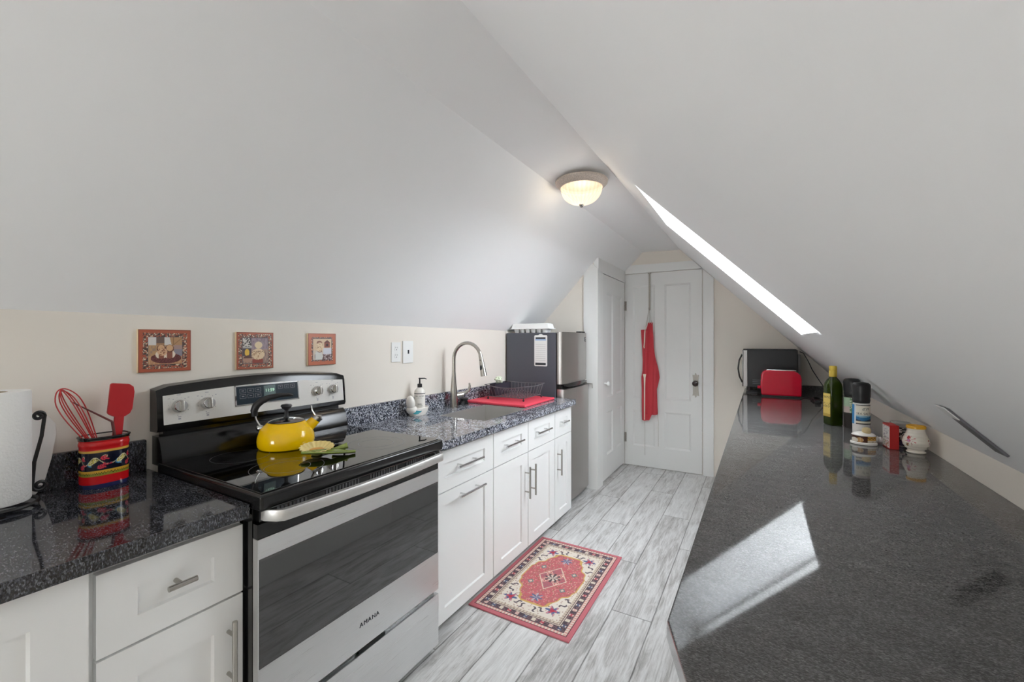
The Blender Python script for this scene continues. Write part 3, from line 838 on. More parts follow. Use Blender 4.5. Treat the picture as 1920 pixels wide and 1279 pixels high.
# ------------------------------------------------------------------ crock and utensils
ccx, ccy, ccz, CH = -1.778, .510, CT + .0003, .153
t = thing('utensil_crock', 'oval red and navy flowered crock holding utensils on black granite', 'crock', (ccx, ccy, ccz))
def crock_r(v):
    base = 1.0
    if v < .10: base = 1.0 + .03 * (v / .10) ** .5 - .03
    if v > .78: base = 1.0 + .035 * math.sin((v - .78) / .22 * PI * 1.5) ** 2
    if v > .93: base = 1.035
    return base
def crock_p(u, v):
    a = 2 * PI * u; k = crock_r(v)
    ca, sa = math.cos(a), math.sin(a)
    e = .75
    return (ccx + .045 * k * math.copysign(abs(ca) ** e, ca), ccy + .0565 * k * math.copysign(abs(sa) ** e, sa), ccz + CH * v)
def crock_c(u, v):
    s = u * .43
    if v < .085: return '25284f'
    if v < .25: return 'c9161c'
    if v < .355:
        if abs(v - .30 - .018 * math.sin(s * 900)) < .008: return '3b2a12'
        return 'd2a233' if v > .30 else '8f8f34'
    if v < .715:
        vv = (v - .355) / .36; x = (u * 340) % 56.667; y = vv * 55
        def sprig(cx_, cy_, ang, n_, sc):
            for sh in (0, 56.667, -56.667):
                dx, dy = (x - cx_ + sh) / sc, (y - cy_) / sc
                q = dx * math.cos(ang) + dy * math.sin(ang); w_ = -dx * math.sin(ang) + dy * math.cos(ang)
                if -1 < q < n_ * 3.0 and abs(w_) < .42: return True
                for k_ in range(n_):
                    for sg in (-1, 1):
                        aq, aw = q - k_ * 3.0 - 1.6, w_ - sg * 2.1
                        if ((aq * .75 + aw * sg * .66) / 2.3) ** 2 + ((-aq * .66 * sg + aw * .75) / .95) ** 2 < 1: return True
            return False
        if sprig(12, 20, .62, 5, 1.75): return 'dccd62' if hsh(int(x / 3), int(y / 3)) > .35 else 'ebe3bb'
        if sprig(10, 17, .62, 1, 2.2): return '4a92bd'
        if sprig(43, 36, .25, 2, 1.9): return 'd43c4c'
        if sprig(36, 9, .35, 3, 1.7): return 'd43c4c'
        if sprig(52, 16, 1.2, 1, 1.7): return 'c8384a'
        wave = 29 + 11 * math.sin(2 * PI * (x - 14) / 56.667)
        if abs(y - wave) < 1.3: return 'd9cfa6'
        if 3.0 < math.hypot(x - 50, y - 42) < 4.6 and not (x < 50 and y < 42): return 'd9cfa6'
        return '0f1328'
    if v < .755: return 'd9a94a'
    if v < .95: return 'cf1c20'
    return '0c0c0e'
painted('wall', MT['paint'], t, crock_p, 360, 110, crock_c)
def ov(k, z): return [Vector(crock_p(i / 72, .9)) * 1 for i in range(72)]
inn = M(); rings = []
for k, z in ((1.0, CH), (.94, CH), (.93, .02), (.5, .012)):
    rings.append([Vector((ccx + (crock_p(i / 72, .5)[0] - ccx) * k, ccy + (crock_p(i / 72, .5)[1] - ccy) * k, ccz + z)) for i in range(72)])
inn.rings(rings, True, False, True); inn.build('inside', MT['whiteg'], t)
rim = M(); rim.tube([(ccx + (crock_p(i / 72, .95)[0] - ccx) * .985, ccy + (crock_p(i / 72, .95)[1] - ccy) * .985, ccz + CH) for i in range(72)], .0035, 8, closed=True); rim.build('rim', mat('black_rim_glaze', '131214', .15), t)
bs = M(); bs.rings([[Vector((crock_p(i / 72, 0.)[0], crock_p(i / 72, 0.)[1], ccz + .0002)) for i in range(72)], [Vector((crock_p(i / 72, 0.)[0], crock_p(i / 72, 0.)[1], ccz + .002)) for i in range(72)]]); bs.build('base', mat('navy_glaze', '25284f', .2), t)

# whisk leaning left
w0 = Vector((-1.772, .520, CT + .045)); w1 = Vector((-1.790, .416, 1.197))
ax = (w1 - w0).normalized()
t = thing('whisk', 'red balloon whisk leaning left in the flowered crock', 'whisk', w0)
M().tube([w0 + ax * .0, w0 + ax * .09], [.008, .006], 12).build('handle', MT['red'], t)
L_ = (w1 - w0).length
e1 = Vector((0, 1, 0)); e1 = (e1 - ax * e1.dot(ax)).normalized(); e2 = ax.cross(e1)
for k in range(4):
    an = R(10 + 42 * k); dv = e1 * math.cos(an) + e2 * math.sin(an)
    wr = .041 - .004 * k
    pts = []
    for i in range(29):
        q = i / 28 * 2 - 1
        prof = (1 - abs(q) ** 2.6)
        # loop: out one side, over the top, back on the other side
        a = PI * (i / 28)
        hgt = .075 + (L_ - .075) * math.sin(a) ** .62 * (1 - .01 * k)
        wid = -math.cos(a)
        kk = .18 + .82 * min(1, (hgt - .075) / (L_ - .075) * 1.2)
        pts.append(w0 + ax * hgt + dv * (wr * wid * kk))
    M().tube(pts, .0016, 8).build('wire', MT['redw'], t)

# spatula leaning right
s0 = Vector((-1.795, .537, CT + .04)); s1 = Vector((-1.800, .558, 1.16))
ax = (s1 - s0).normalized(); e1 = Vector((0, 1, 0)); e1 = (e1 - ax * e1.dot(ax)).normalized(); nn = ax.cross(e1)
t = thing('spatula', 'wide red silicone spatula standing in the flowered crock', 'spatula', s0)
F = lambda u, v, w: s0 + e1 * u + ax * v + nn * w
M().prism([(-.011, 0), (.011, 0), (.0125, .17), (-.0125, .17)], F, -.005, .005, .003).build('handle', MT['red'], t)
M().prism([(-.014, .165), (.014, .165), (.026, .175), (.031, .19), (.032, .245), (.028, .262), (.016, .271), (-.028, .273), (-.031, .268), (-.031, .178), (-.027, .172)], F, -.006, .006, .0035).build('blade', MT['red'], t)
# thin brown skewer-like tool
p0 = Vector((-1.760, .545, CT + .03)); p1 = Vector((-1.765, .525, 1.085)); p2 = Vector((-1.79, .437, 1.158))
t = thing('scraper', 'thin dark red scraper blade slanting between whisk and red spatula', 'scraper', p0)
M().tube([p0, p0.lerp(p1, .6), p1], .004, 8).build('handle', MT['dred'], t)
M().tube([p1, p1.lerp(p2, .3), p2], [.003, .0028, .0015], 8, sq=(1, 2.4)).build('blade', MT['dred'], t)

# ------------------------------------------------------------------ paper towel roll, iron holder, white board
px_, py_ = -1.742, .283
t = thing('paper_towel_holder', 'black wrought iron paper towel stand with scrolled side arm', 'paper towel holder', (px_, py_, CT))
b = M()
b.tube([(px_ + .077 * math.cos(2 * PI * k / 40), py_ + .077 * math.sin(2 * PI * k / 40), CT + .012) for k in range(40)], .005, 8, closed=True)
for k in range(3):
    a = 2 * PI * k / 3 + .9
    b.tube([(px_, py_, CT + .012), (px_ + .05 * math.cos(a), py_ + .05 * math.sin(a), CT + .0115), (px_ + .080 * math.cos(a), py_ + .080 * math.sin(a), CT + .010)], .004, 8)
    b.ball((px_ + .080 * math.cos(a), py_ + .080 * math.sin(a), CT + .0082), .0075, 12)
b.build('base', MT['iron'], t)
b = M(); b.cyl((px_, py_, CT + .01), (px_, py_, CT + .318), .005, n=12); b.build('post', MT['iron'], t)
d_ = Vector((-.20, .98, 0)).normalized()
def scroll(c, r, a0, turns, sgn=1, n=26):
    return [c + d_ * (r * (1 - .72 * i / n) * math.cos(a0 + sgn * turns * 2 * PI * i / n)) + Vector((0, 0, r * (1 - .72 * i / n) * math.sin(a0 + sgn * turns * 2 * PI * i / n))) for i in range(n + 1)]
cA = Vector((px_, py_, 0)) + d_ * .084
top_ = scroll(cA + Vector((0, 0, 1.128)), .0125, 0, 1.35, 1)
bot_ = scroll(cA + Vector((0, 0, .932)) + d_ * .002, .0155, PI, 1.4, 1)
arm = bot_[::-1] + [cA + d_ * -.009 + Vector((0, 0, 1.0)), cA + d_ * .006 + Vector((0, 0, 1.07))] + top_
M().tube(arm, .0045, 8).build('scroll_arm', MT['iron'], t)
t = thing('paper_towel_roll', 'white paper towel roll on the black iron stand', 'paper towel', (px_, py_, CT + .0205))
b = M(); b.lathe([(.022, CT + .0205), (.063, CT + .0205), (.065, CT + .024), (.065, CT + .312), (.063, CT + .316), (.022, CT + .314), (.022, CT + .0205)], (px_, py_, 0), 48, caps=False); b.build('paper', MT['paper'], t)
b = M(); b.lathe([(.0217, CT + .022), (.0217, CT + .3145), (.0195, CT + .3145), (.0195, CT + .022), (.0217, CT + .022)], (px_, py_, 0), 32, caps=False); b.build('cardboard_core', mat('cardboard', '9b8466', .8), t)
bpts = [(.16, .0), (.375, .0), (.392, .03), (.408, .10), (.418, .17), (.416, .20), (.402, .225), (.380, .238), (.16, .245), (.14, .22), (.14, .02)]
def FB(u, v, w): return (-1.8335 - v * .028 + w, u, CT + .0005 + v)
bo = M().prism(bpts, FB, -.004, .004, .002).build('cutting_board', MT['board'])
tag(bo, 'pale translucent cutting board leaning against wall behind paper towels', 'cutting board')

# ------------------------------------------------------------------ wall tiles
def plaque(y0, y1, z0, z1, label, pic):
    w, h = y1 - y0, z1 - z0
    t = thing('wall_tile', label, 'wall tile', (XL + .001, (y0 + y1) / 2, z0), 'decorative kitchen wall tiles')
    M().box(XL + .0006, XL + .0120, y0, y1, z0, z1, .001).build('backing', mat('tile_edge', 'd9c3a0', .5), t)
    painted('printed_face', attr_mat('tile_print', .3), t, lambda u, v: (XL + .0124, y0 + .0005 + (w - .001) * u, z0 + .0005 + (h - .001) * v), 110, 110, pic)
def border(u, v, bw=.075, iw=.135, base='ad5a40', dark='4c3b38'):
    e = min(u, 1 - u, v, 1 - v)
    if e < .012: return '7c3a2a'
    if e < bw: return base
    if e < iw + .045:
        i, j = int(u * 46), int(v * 46); q = hsh(i, j)
        if e < iw + .03:
            if q < .36: return dark
            if q < .52: return 'd8c9ae'
            if q < .68: return 'a85a44'
            return '82695f' if q < .88 else base
        return '5b4f52'
    return None
def grain(u, v, a, b, s=60): return a if hsh(int(u * s), int(v * 18)) > .4 else b
def pic1(u, v):
    c = border(u, v)
    if c: return c
    x, y = (u - .18) / .64, (v - .18) / .64
    if (x - .40) ** 2 / .05 + (y - .46) ** 2 / .05 < .42 and y < .60:      # seated figures
        return 'd8b08c' if hsh(int(u * 40), int(v * 40)) > .25 else '9a6a50'
    for cx in (.37, .62):
        if ((x - cx) / .13) ** 2 + ((y - .58) / .15) ** 2 < 1: return 'd3a880' if ((x - cx) / .10) ** 2 + ((y - .60) / .12) ** 2 < 1 else '6d4436'
        if ((x - cx) / .17) ** 2 + ((y - .36) / .16) ** 2 < 1: return 'e4d6c4' if abs(x - cx) > .08 else '8a5442'
    if ((x - .52) / .46) ** 2 + ((y - .22) / .20) ** 2 < 1: return '5f2f30' if hsh(int(u * 70), int(v * 70)) > .3 else '7a4444'
    if y < .30: return grain(u, v, 'c79c76', 'b78a66')
    if y > .70:
        if x < .22 or .46 < x < .62 + (1 - y) * .2: return 'd5d2cf'
        if x < .46: return 'a8825f' if y < .78 else '6e5a52'
        return '8d6a4c' if abs((x - .72) - (y - .7)) < .02 or abs(x - .74) < .015 else 'b48d66'
    return grain(u, v, 'b9936b', '9c8372') if x < .75 else ('8c8794' if y < .55 else 'a98d86')
def pic2(u, v):
    c = border(u, v, .05, .11, 'a8583c')
    if c: return c
    x, y = (u - .155) / .69, (v - .155) / .69
    if ((x - .62) / .15) ** 2 + ((y - .72) / .14) ** 2 < 1: return 'ddc8a4'
    if ((x - .60) / .26) ** 2 + ((y - .36) / .22) ** 2 < 1:
        return '6a4a3e' if abs(y - .47) < .015 and hsh(int(u * 60), 1) > .4 else ('dcc3a0' if hsh(int(u * 50), int(v * 30)) > .2 else 'a9805f')
    if x < .36 - max(0, y - .66) * .3 and y > .66: return 'cfc8c0' if hsh(int(u * 44), int(v * 44)) > .45 else '3e3734'
    if x < .36 and .60 < y <= .66: return 'aaa5a2'
    if ((x - .2) / .17) ** 2 + ((y - .18) / .14) ** 2 < 1: return '5a3c34' if y > .2 else 'b08a76'
    if x < .34 and y > .30: return 'e0b545' if ((x - .17) / .09) ** 2 + ((y - .43) / .14) ** 2 < 1 else '4c4148'
    if y < .16 and .38 < x < .8: return '8c3c30'
    return grain(u, v, '9a868c', '84707a') if y > .55 else grain(u, v, 'a98a7c', '8a7068')
def pic3(u, v):
    c = border(u, v, .11, .12, 'bd6a4c', '4a3c40')
    if c: return c
    x, y = (u - .165) / .67, (v - .165) / .67
    if .60 < x < .92 and .58 < y < .80: return '3a1f1c' if (x - .76) ** 2 + (y - .70) ** 2 < .004 else '8e4a38'
    if y >= .80 and abs(x - .76) < .19 * (1 - (y - .80) / .14): return '6c342c'
    if ((x - .36) / .20) ** 2 + ((y - .60) / .22) ** 2 < 1: return 'e3c9a6' if hsh(int(u * 40), int(v * 40)) > .12 else 'a77f66'
    if ((x - .34) / .15) ** 2 + ((y - .80) / .10) ** 2 < 1: return '8c5a48'
    if ((x - .36) / .12) ** 2 + ((y - .40) / .05) ** 2 < 1: return '6c343a'
    if ((x - .30) / .22) ** 2 + ((y - .16) / .26) ** 2 < 1: return 'd5d4d0' if x > .12 else '3f3030'
    if y < .26 and x > .42: return '5f4344' if hsh(int(u * 36), int(v * 36)) > .35 else 'c3b3b4'
    if x > .55 and y < .56: return 'd3d2dc'
    return 'd9bd9c' if y > .45 else 'd2c3b4'
plaque(.618, .776, 1.229, 1.381, 'square wall tile with two seated children, leftmost of three', pic1)
plaque(.937, 1.091, 1.221, 1.377, 'square wall tile with cook by a fireplace, middle of three', pic2)
plaque(1.258, 1.411, 1.222, 1.377, 'square wall tile with a birdhouse, nearest the wall outlet', pic3)

# ------------------------------------------------------------------ outlet and switch plate
t = thing('wall_outlet', 'white duplex outlet on the cream wall, left of the jack plate', 'outlet', (XL, 1.833, 1.215))
M().box(XL + .0005, XL + .006, 1.797, 1.870, 1.215, 1.332, .002).build('cover_plate', MT['white'], t)
for z in (1.252, 1.296):
    M().prism([(1.8335 + .0165 * math.cos(a) * 1, z + .0185 * max(-.82, min(.82, math.sin(a)))) for a in [2 * PI * k / 24 for k in range(24)]], YZ, XL + .005, XL + .0075).build('socket_face', MT['white'], t, smooth=False)
    s_ = M()
    for dy in (-.0065, .0065): s_.box(XL + .0072, XL + .0078, 1.8335 + dy - .001, 1.8335 + dy + .001, z + .001, z + .009)
    s_.cyl((XL + .0072, 1.8335, z - .008), (XL + .0078, 1.8335, z - .008), .0028, n=10)
    s_.build('socket_slots', MT['ink'], t, smooth=False)
t = thing('jack_plate', 'plain white phone jack plate on cream wall near faucet', 'wall plate', (XL, 1.93, 1.205))
M().box(XL + .0005, XL + .008, 1.888, 1.975, 1.205, 1.340, .003).build('cover_plate', MT['white'], t)
b = M(); b.box(XL + .0075, XL + .010, 1.926, 1.938, 1.262, 1.286, .002); b.build('jack', MT['ink'], t)

# ------------------------------------------------------------------ drying board, dish rack
mt = M().box(-1.838, -1.350, 2.502, 2.985, CT + .0005, CT + .018, .007, 3).build('drying_board', MT['redmat'])
tag(mt, 'red drying board on grey granite between sink and refrigerator', 'drying board')
rx0, rx1, ry0, ry1, rz0 = -1.735, -1.435, 2.64, 2.925, CT + .0185
t = thing('dish_rack', 'black wire dish rack standing on the red drying board', 'dish rack', ((rx0 + rx1) / 2, (ry0 + ry1) / 2, rz0))
def rectp(e, z, sag=0.): return [(rx0 - e, ry0 - e, z), ((rx0 + rx1) / 2, ry0 - e, z - sag), (rx1 + e, ry0 - e, z), (rx1 + e, ry1 + e, z), ((rx0 + rx1) / 2, ry1 + e, z), (rx0 - e, ry1 + e, z)]
b = M()
def smooth_rect(e, z, sag):
    P_ = []
    n = 14
    for i in range(n): u = i / n; P_.append((rx0 - e + (rx1 - rx0 + 2 * e) * u, ry0 - e, z - sag * math.sin(PI * u)))
    for i in range(n): u = i / n; P_.append((rx1 + e, ry0 - e + (ry1 - ry0 + 2 * e) * u, z - sag * .4 * math.sin(PI * u)))
    for i in range(n): u = i / n; P_.append((rx1 + e - (rx1 - rx0 + 2 * e) * u, ry1 + e, z - sag * .3 * math.sin(PI * u)))
    for i in range(n): u = i / n; P_.append((rx0 - e, ry1 + e - (ry1 - ry0 + 2 * e) * u, z))
    return P_
zt = rz0 + .108
b.tube(smooth_rect(.018, zt, .018), .0030, 8, closed=True)
b.tube(smooth_rect(-.004, rz0 + .022, 0), .0025, 8, closed=True)
b.build('frame', MT['rackwire'], t)
b = M()
for i in range(11):
    u = (i + .5) / 11; x = rx0 + (rx1 - rx0) * u; xo = rx0 - .018 + (rx1 - rx0 + .036) * u
    b.tube([(xo, ry0 - .018, zt - .018 * math.sin(PI * u)), (x, ry0 + .004, rz0 + .022), (x, ry1 - .004, rz0 + .022), (xo, ry1 + .018, zt - .005 * math.sin(PI * u))], .0024, 6)
for i in range(7):
    u = (i + .5) / 7; y = ry0 + (ry1 - ry0) * u; yo = ry0 - .018 + (ry1 - ry0 + .036) * u
    b.tube([(rx0 - .018, yo, zt), (rx0 + .004, y, rz0 + .022), (rx1 - .004, y, rz0 + .022), (rx1 + .018, yo, zt - .007 * math.sin(PI * u))], .0024, 6)
b.build('basket_wires', MT['rackwire'], t)
b = M()
for i in range(11):
    x = rx0 + .05 + i * .0215
    b.tube([(x, ry0 + .11, rz0 + .022), (x + .003, ry0 + .125, rz0 + .058), (x + .003, ry0 + .137, rz0 + .062), (x + .002, ry0 + .150, rz0 + .050), (x, ry0 + .158, rz0 + .022)], .0024, 6)
b.build('plate_loops', MT['rackwire'], t)
for (x, y) in ((rx0, ry0), (rx1, ry0), (rx1, ry1), (rx0, ry1)):
    f = M(); f.ball((x, y, rz0 + .0075), .0072, 12); f.tube([(x, y, rz0 + .008), (x, y, rz0 + .024)], .003, 6); f.build('foot', MT['blkmat'], t)
b = M(); cx0, cx1, cy0, cy1 = rx0 + .006, rx0 + .052, ry0 + .012, ry1 - .05
for (a, b_, c_, d) in ((cx0, cx1, cy0, cy0 + .003), (cx0, cx1, cy1 - .003, cy1), (cx0, cx0 + .003, cy0, cy1), (cx1 - .003, cx1, cy0, cy1)):
    b.box(a, b_, c_, d, rz0 + .026, rz0 + .112)
b.box(cx0, cx1, cy0, cy1, rz0 + .024, rz0 + .028)
b.build('utensil_cup', mat('dark_violet_plastic', '34313c', .4), t)
sc_ = M(); scc = Vector((rx0 + .028, ry0 + .10, rz0 + .113))
for k in range(26):
    a = rnd.random() * 2 * PI; e = (rnd.random() - .35) * PI * .8; r_ = .019 + .007 * rnd.random()
    c_ = scc + Vector((r_ * math.cos(a) * math.cos(e) * .8, r_ * math.sin(a) * math.cos(e) * 1.25, .018 + r_ * math.sin(e)))
    sc_.ball(c_, .009 + .004 * rnd.random(), 10, (1, 1, .7))
sc_.ball(scc + Vector((0, 0, .018)), .021, 14, (.85, 1.25, 1))
tag(sc_.build('dish_scrubber', MT['scrub']), 'pale green net scrubber puff on the dish rack cup', 'scrubber')

# ------------------------------------------------------------------ refrigerator
fy0, fy1 = 3.098, 3.655
t = thing('refrigerator', 'small black and stainless top-freezer refrigerator by the closet', 'refrigerator', (-1.6, (fy0 + fy1) / 2, 0))
b = M(); b.box(XL + .012, -1.392, fy0, fy1, .035, 1.408, .006)
for y in (fy0 + .05, fy1 - .05):
    for x in (-1.80, -1.44): b.cyl((x, y, .0005), (x, y, .04), .02, n=12)
b.build('cabinet', MT['darkgrey'], t)
M().box(-1.393, -1.380, fy0 + .006, fy1 - .006, .05, 1.40).build('gasket', MT['gasket'], t, smooth=False)
def bow(x0, xf, bulge, n=14):
    o = [(x0, fy0), (xf - .012, fy0 + .0)] + [(xf + bulge * math.sin(PI * (k / n)) ** .8, fy0 + .006 + (fy1 - fy0 - .012) * k / n) for k in range(n + 1)] + [(xf - .012, fy1), (x0, fy1)]
    return o
fd = M().prism(bow(-1.379, -1.340, .012), XY, .995, 1.412).build('freezer_door', MT['steelz'], t, ang=30)
ldr = M().prism(bow(-1.379, -1.318, .014), XY, .045, .955).build('fridge_door', MT['steelz'], t, ang=30)
M().box(-1.378, -1.352, fy0 + .01, fy1 - .01, .955, .995).build('door_gap', MT['gasket'], t, smooth=False)
gr = M()
secs = []
for k in range(17):
    u = k / 16; y = fy0 + .02 + (fy1 - fy0 - .04) * u; hh = .006 + .020 * math.sin(PI * u) ** .6
    x = -1.332 + .016 * math.sin(PI * u)
    secs.append([Vector((-1.35, y, .985 - hh)), Vector((x, y, .985 - hh)), Vector((x + .006, y, .985 - hh * .3)), Vector((x + .003, y, .985 + hh * .5)), Vector((-1.35, y, .985 + hh * .5))])
gr.rings(secs); gr.build('grip', MT['blk'], fd)
b = M(); b.box(-1.395, -1.35, fy1 - .11, fy1 - .01, 1.412, 1.425, .003); b.build('hinge_cover', MT['blkmat'], t)
b = M(); b.box(-1.338, -1.3335, fy1 - .055, fy1 - .030, 1.335, 1.375, .001); lg = b.build('badge', MT['ink'], fd)
b = M(); b.box(-1.334, -1.3325, fy1 - .050, fy1 - .036, 1.357, 1.370); b.box(-1.334, -1.3325, fy1 - .050, fy1 - .036, 1.340, 1.352); b.build('badge_mark', MT['chrome'], lg, smooth=False)
M().box(-1.41, -1.36, fy0 + .03, fy1 - .03, .012, .045).build('kickplate', MT['gasket'], t, smooth=False)
# magnetic list on its side
x0, x1, z0, z1 = -1.582, -1.466, 1.135, 1.392
t = thing('magnetic_list', 'narrow white list pad stuck on the black refrigerator side', 'notepad', ((x0 + x1) / 2, fy0, z0))
hx = (x0 + x1) / 2
o = [(x0, z0 + .006), (x0 + .006, z0), (x1 - .006, z0), (x1, z0 + .006), (x1, z1 - .012), (x1 - .006, z1 - .005), (hx + .022, z1 - .004), (hx + .008, z1 + .004), (hx - .008, z1 + .004), (hx - .022, z1 - .004), (x0 + .006, z1 - .005), (x0, z1 - .012)]
M().prism(o, XZ, fy0 - .003, fy0 - .0004).build('card', MT['white'], t, smooth=False)
M().box(x0 + .012, x1 - .014, fy0 - .0036, fy0 - .003, z1 - .036, z1 - .022).build('header', MT['ink'], t, smooth=False)
M().box(x0 + .010, x1 - .012, fy0 - .0036, fy0 - .003, z0 + .010, z0 + .028).build('footer', MT['ink'], t, smooth=False)
M().box(x0 + .008, x1 - .010, fy0 - .0034, fy0 - .003, z1 - .048, z1 - .037).build('blue_strip', mat('pale_blue_print', 'a9c3e2', .6), t, smooth=False)
ln = M()
for k in range(9): ln.box(x0 + .012, x1 - .014, fy0 - .0036, fy0 - .003, z0 + .045 + k * .0165, z0 + .0462 + k * .0165)
ln.build('ruled_lines', MT['greyink'], t, smooth=False)
# egg carton on top
ex0, ex1, ey0, ey1, ez = -1.815, -1.478, 3.135, 3.245, 1.4085
t = thing('egg_carton', 'white foam egg carton lying on top of the refrigerator', 'egg carton', ((ex0 + ex1) / 2, (ey0 + ey1) / 2, ez))
b = M()
for i in range(6):
    for j in range(2):
        cx = ex0 + .012 + (ex1 - ex0 - .024) * (i + .5) / 6; cy = ey0 + (ey1 - ey0) * (j + .5) / 2
        q = lambda r, z: [Vector((cx + r * 1.0 * math.copysign(abs(math.cos(a)) ** .6, math.cos(a)), cy + r * .95 * math.copysign(abs(math.sin(a)) ** .6, math.sin(a)), ez + z)) for a in [2 * PI * k / 20 for k in range(20)]]
        b.rings([q(.016, .0002), q(.019, .004), q(.0255, .034)])
b.build('egg_cups', MT['cfoam'], t)
b = M(); b.box(ex0 - .012, ex1 + .016, ey0 - .012, ey1 + .008, ez + .031, ez + .037, .002); 
b.build('lip', MT['cfoam'], t)
b = M(); rr_ = lambda e, z: [Vector((ex0 + e, ey0 + e, z)), Vector((ex1 - e, ey0 + e, z)), Vector((ex1 - e, ey1 - e, z)), Vector((ex0 + e, ey1 - e, z))]
b.rings([rr_(-.004, ez + .037), rr_(.004, ez + .072), rr_(.016, ez + .079)])
b.build('cover', MT['cfoam'], t, smooth=False)

# ------------------------------------------------------------------ ceiling light
lx, ly = -.905, 2.385
t = thing('ceiling_light', 'flush dome ceiling light with speckled rim and glass bowl, lit', 'ceiling light', (lx, ly, ZC))
b = M(); b.lathe([(.02, -.001), (.152, -.001), (.155, -.006), (.153, -.016), (.140, -.030), (.134, -.034), (.130, -.040), (.124, -.042), (.121, -.036), (.118, -.020), (.02, -.018)], (lx, ly, ZC), 64); b.build('rim', MT['bronze'], t)
bowl = NT('frosted_swirl_glass')
nz = bowl.n('ShaderNodeTexNoise', i_Vector=bowl.n('ShaderNodeMapping', i_Vector=bowl.coord(), i_Scale=(22., 22., 5.)).outputs[0], i_Scale=1., i_Detail=3., i_Distortion=1.).outputs[0]
tr = bowl.n('ShaderNodeBsdfTransparent', i_Color=(1, .95, .86))
tl = bowl.n('ShaderNodeBsdfTranslucent', i_Color=(.95, .88, .76))
so = bowl.n('ShaderNodeSeparateXYZ', i_0=bowl.coord())
rib = bowl.math('ADD', bowl.math('MULTIPLY', bowl.math('SINE', bowl.math('MULTIPLY', bowl.math('ARCTAN2', so.outputs[1], so.outputs[0]), 28.)), .28), bowl.math('MULTIPLY', nz, .8))
em = bowl.n('ShaderNodeEmission', i_Color=bowl.mix(rib, (.80, .52, .30), (1., .88, .68)), i_Strength=.40)
m1 = bowl.n('ShaderNodeMixShader', i_0=.06, i_1=tr.outputs[0], i_2=tl.outputs[0])
m2 = bowl.n('ShaderNodeAddShader', i_0=m1.outputs[0], i_1=em.outputs[0])
bowl.t.links.new(m2.outputs[0], bowl.out.inputs[0])
prof = [(.122, -.036)] + [(.120 * math.cos(PI / 2 * k / 14) ** .85 if k < 14 else .006, -.040 - .098 * math.sin(PI / 2 * k / 14)) for k in range(15)]
rings = []
for r_, z in prof:
    rings.append([Vector((lx + r_ * (1 + .012 * math.cos(24 * q)) * math.cos(q), ly + r_ * (1 + .012 * math.cos(24 * q)) * math.sin(q), ZC + z)) for q in [2 * PI * k / 96 for k in range(96)]])
b = M(); b.rings(rings, True, False, False); b.build('glass_bowl', bowl.m, t)
b = M(); b.lathe([(.004, -.134), (.013, -.137), (.015, -.142), (.010, -.150), (.005, -.156), (.001, -.158)], (lx, ly, ZC), 20); b.build('finial', MT['nickel'], t)
def lamp(name, typ, loc, energy, color, **kw):
    l = bpy.data.lights.new(name, typ); l.energy = energy; l.color = color
    for k, v in kw.items(): setattr(l, k, v)
    o = bpy.data.objects.new(name, l); COL.objects.link(o); o.location = loc
    return o
LAMP = lamp('ceiling_light_bulb', 'POINT', (lx, ly, ZC - .100), .8, (1, .92, .80), shadow_soft_size=.04)

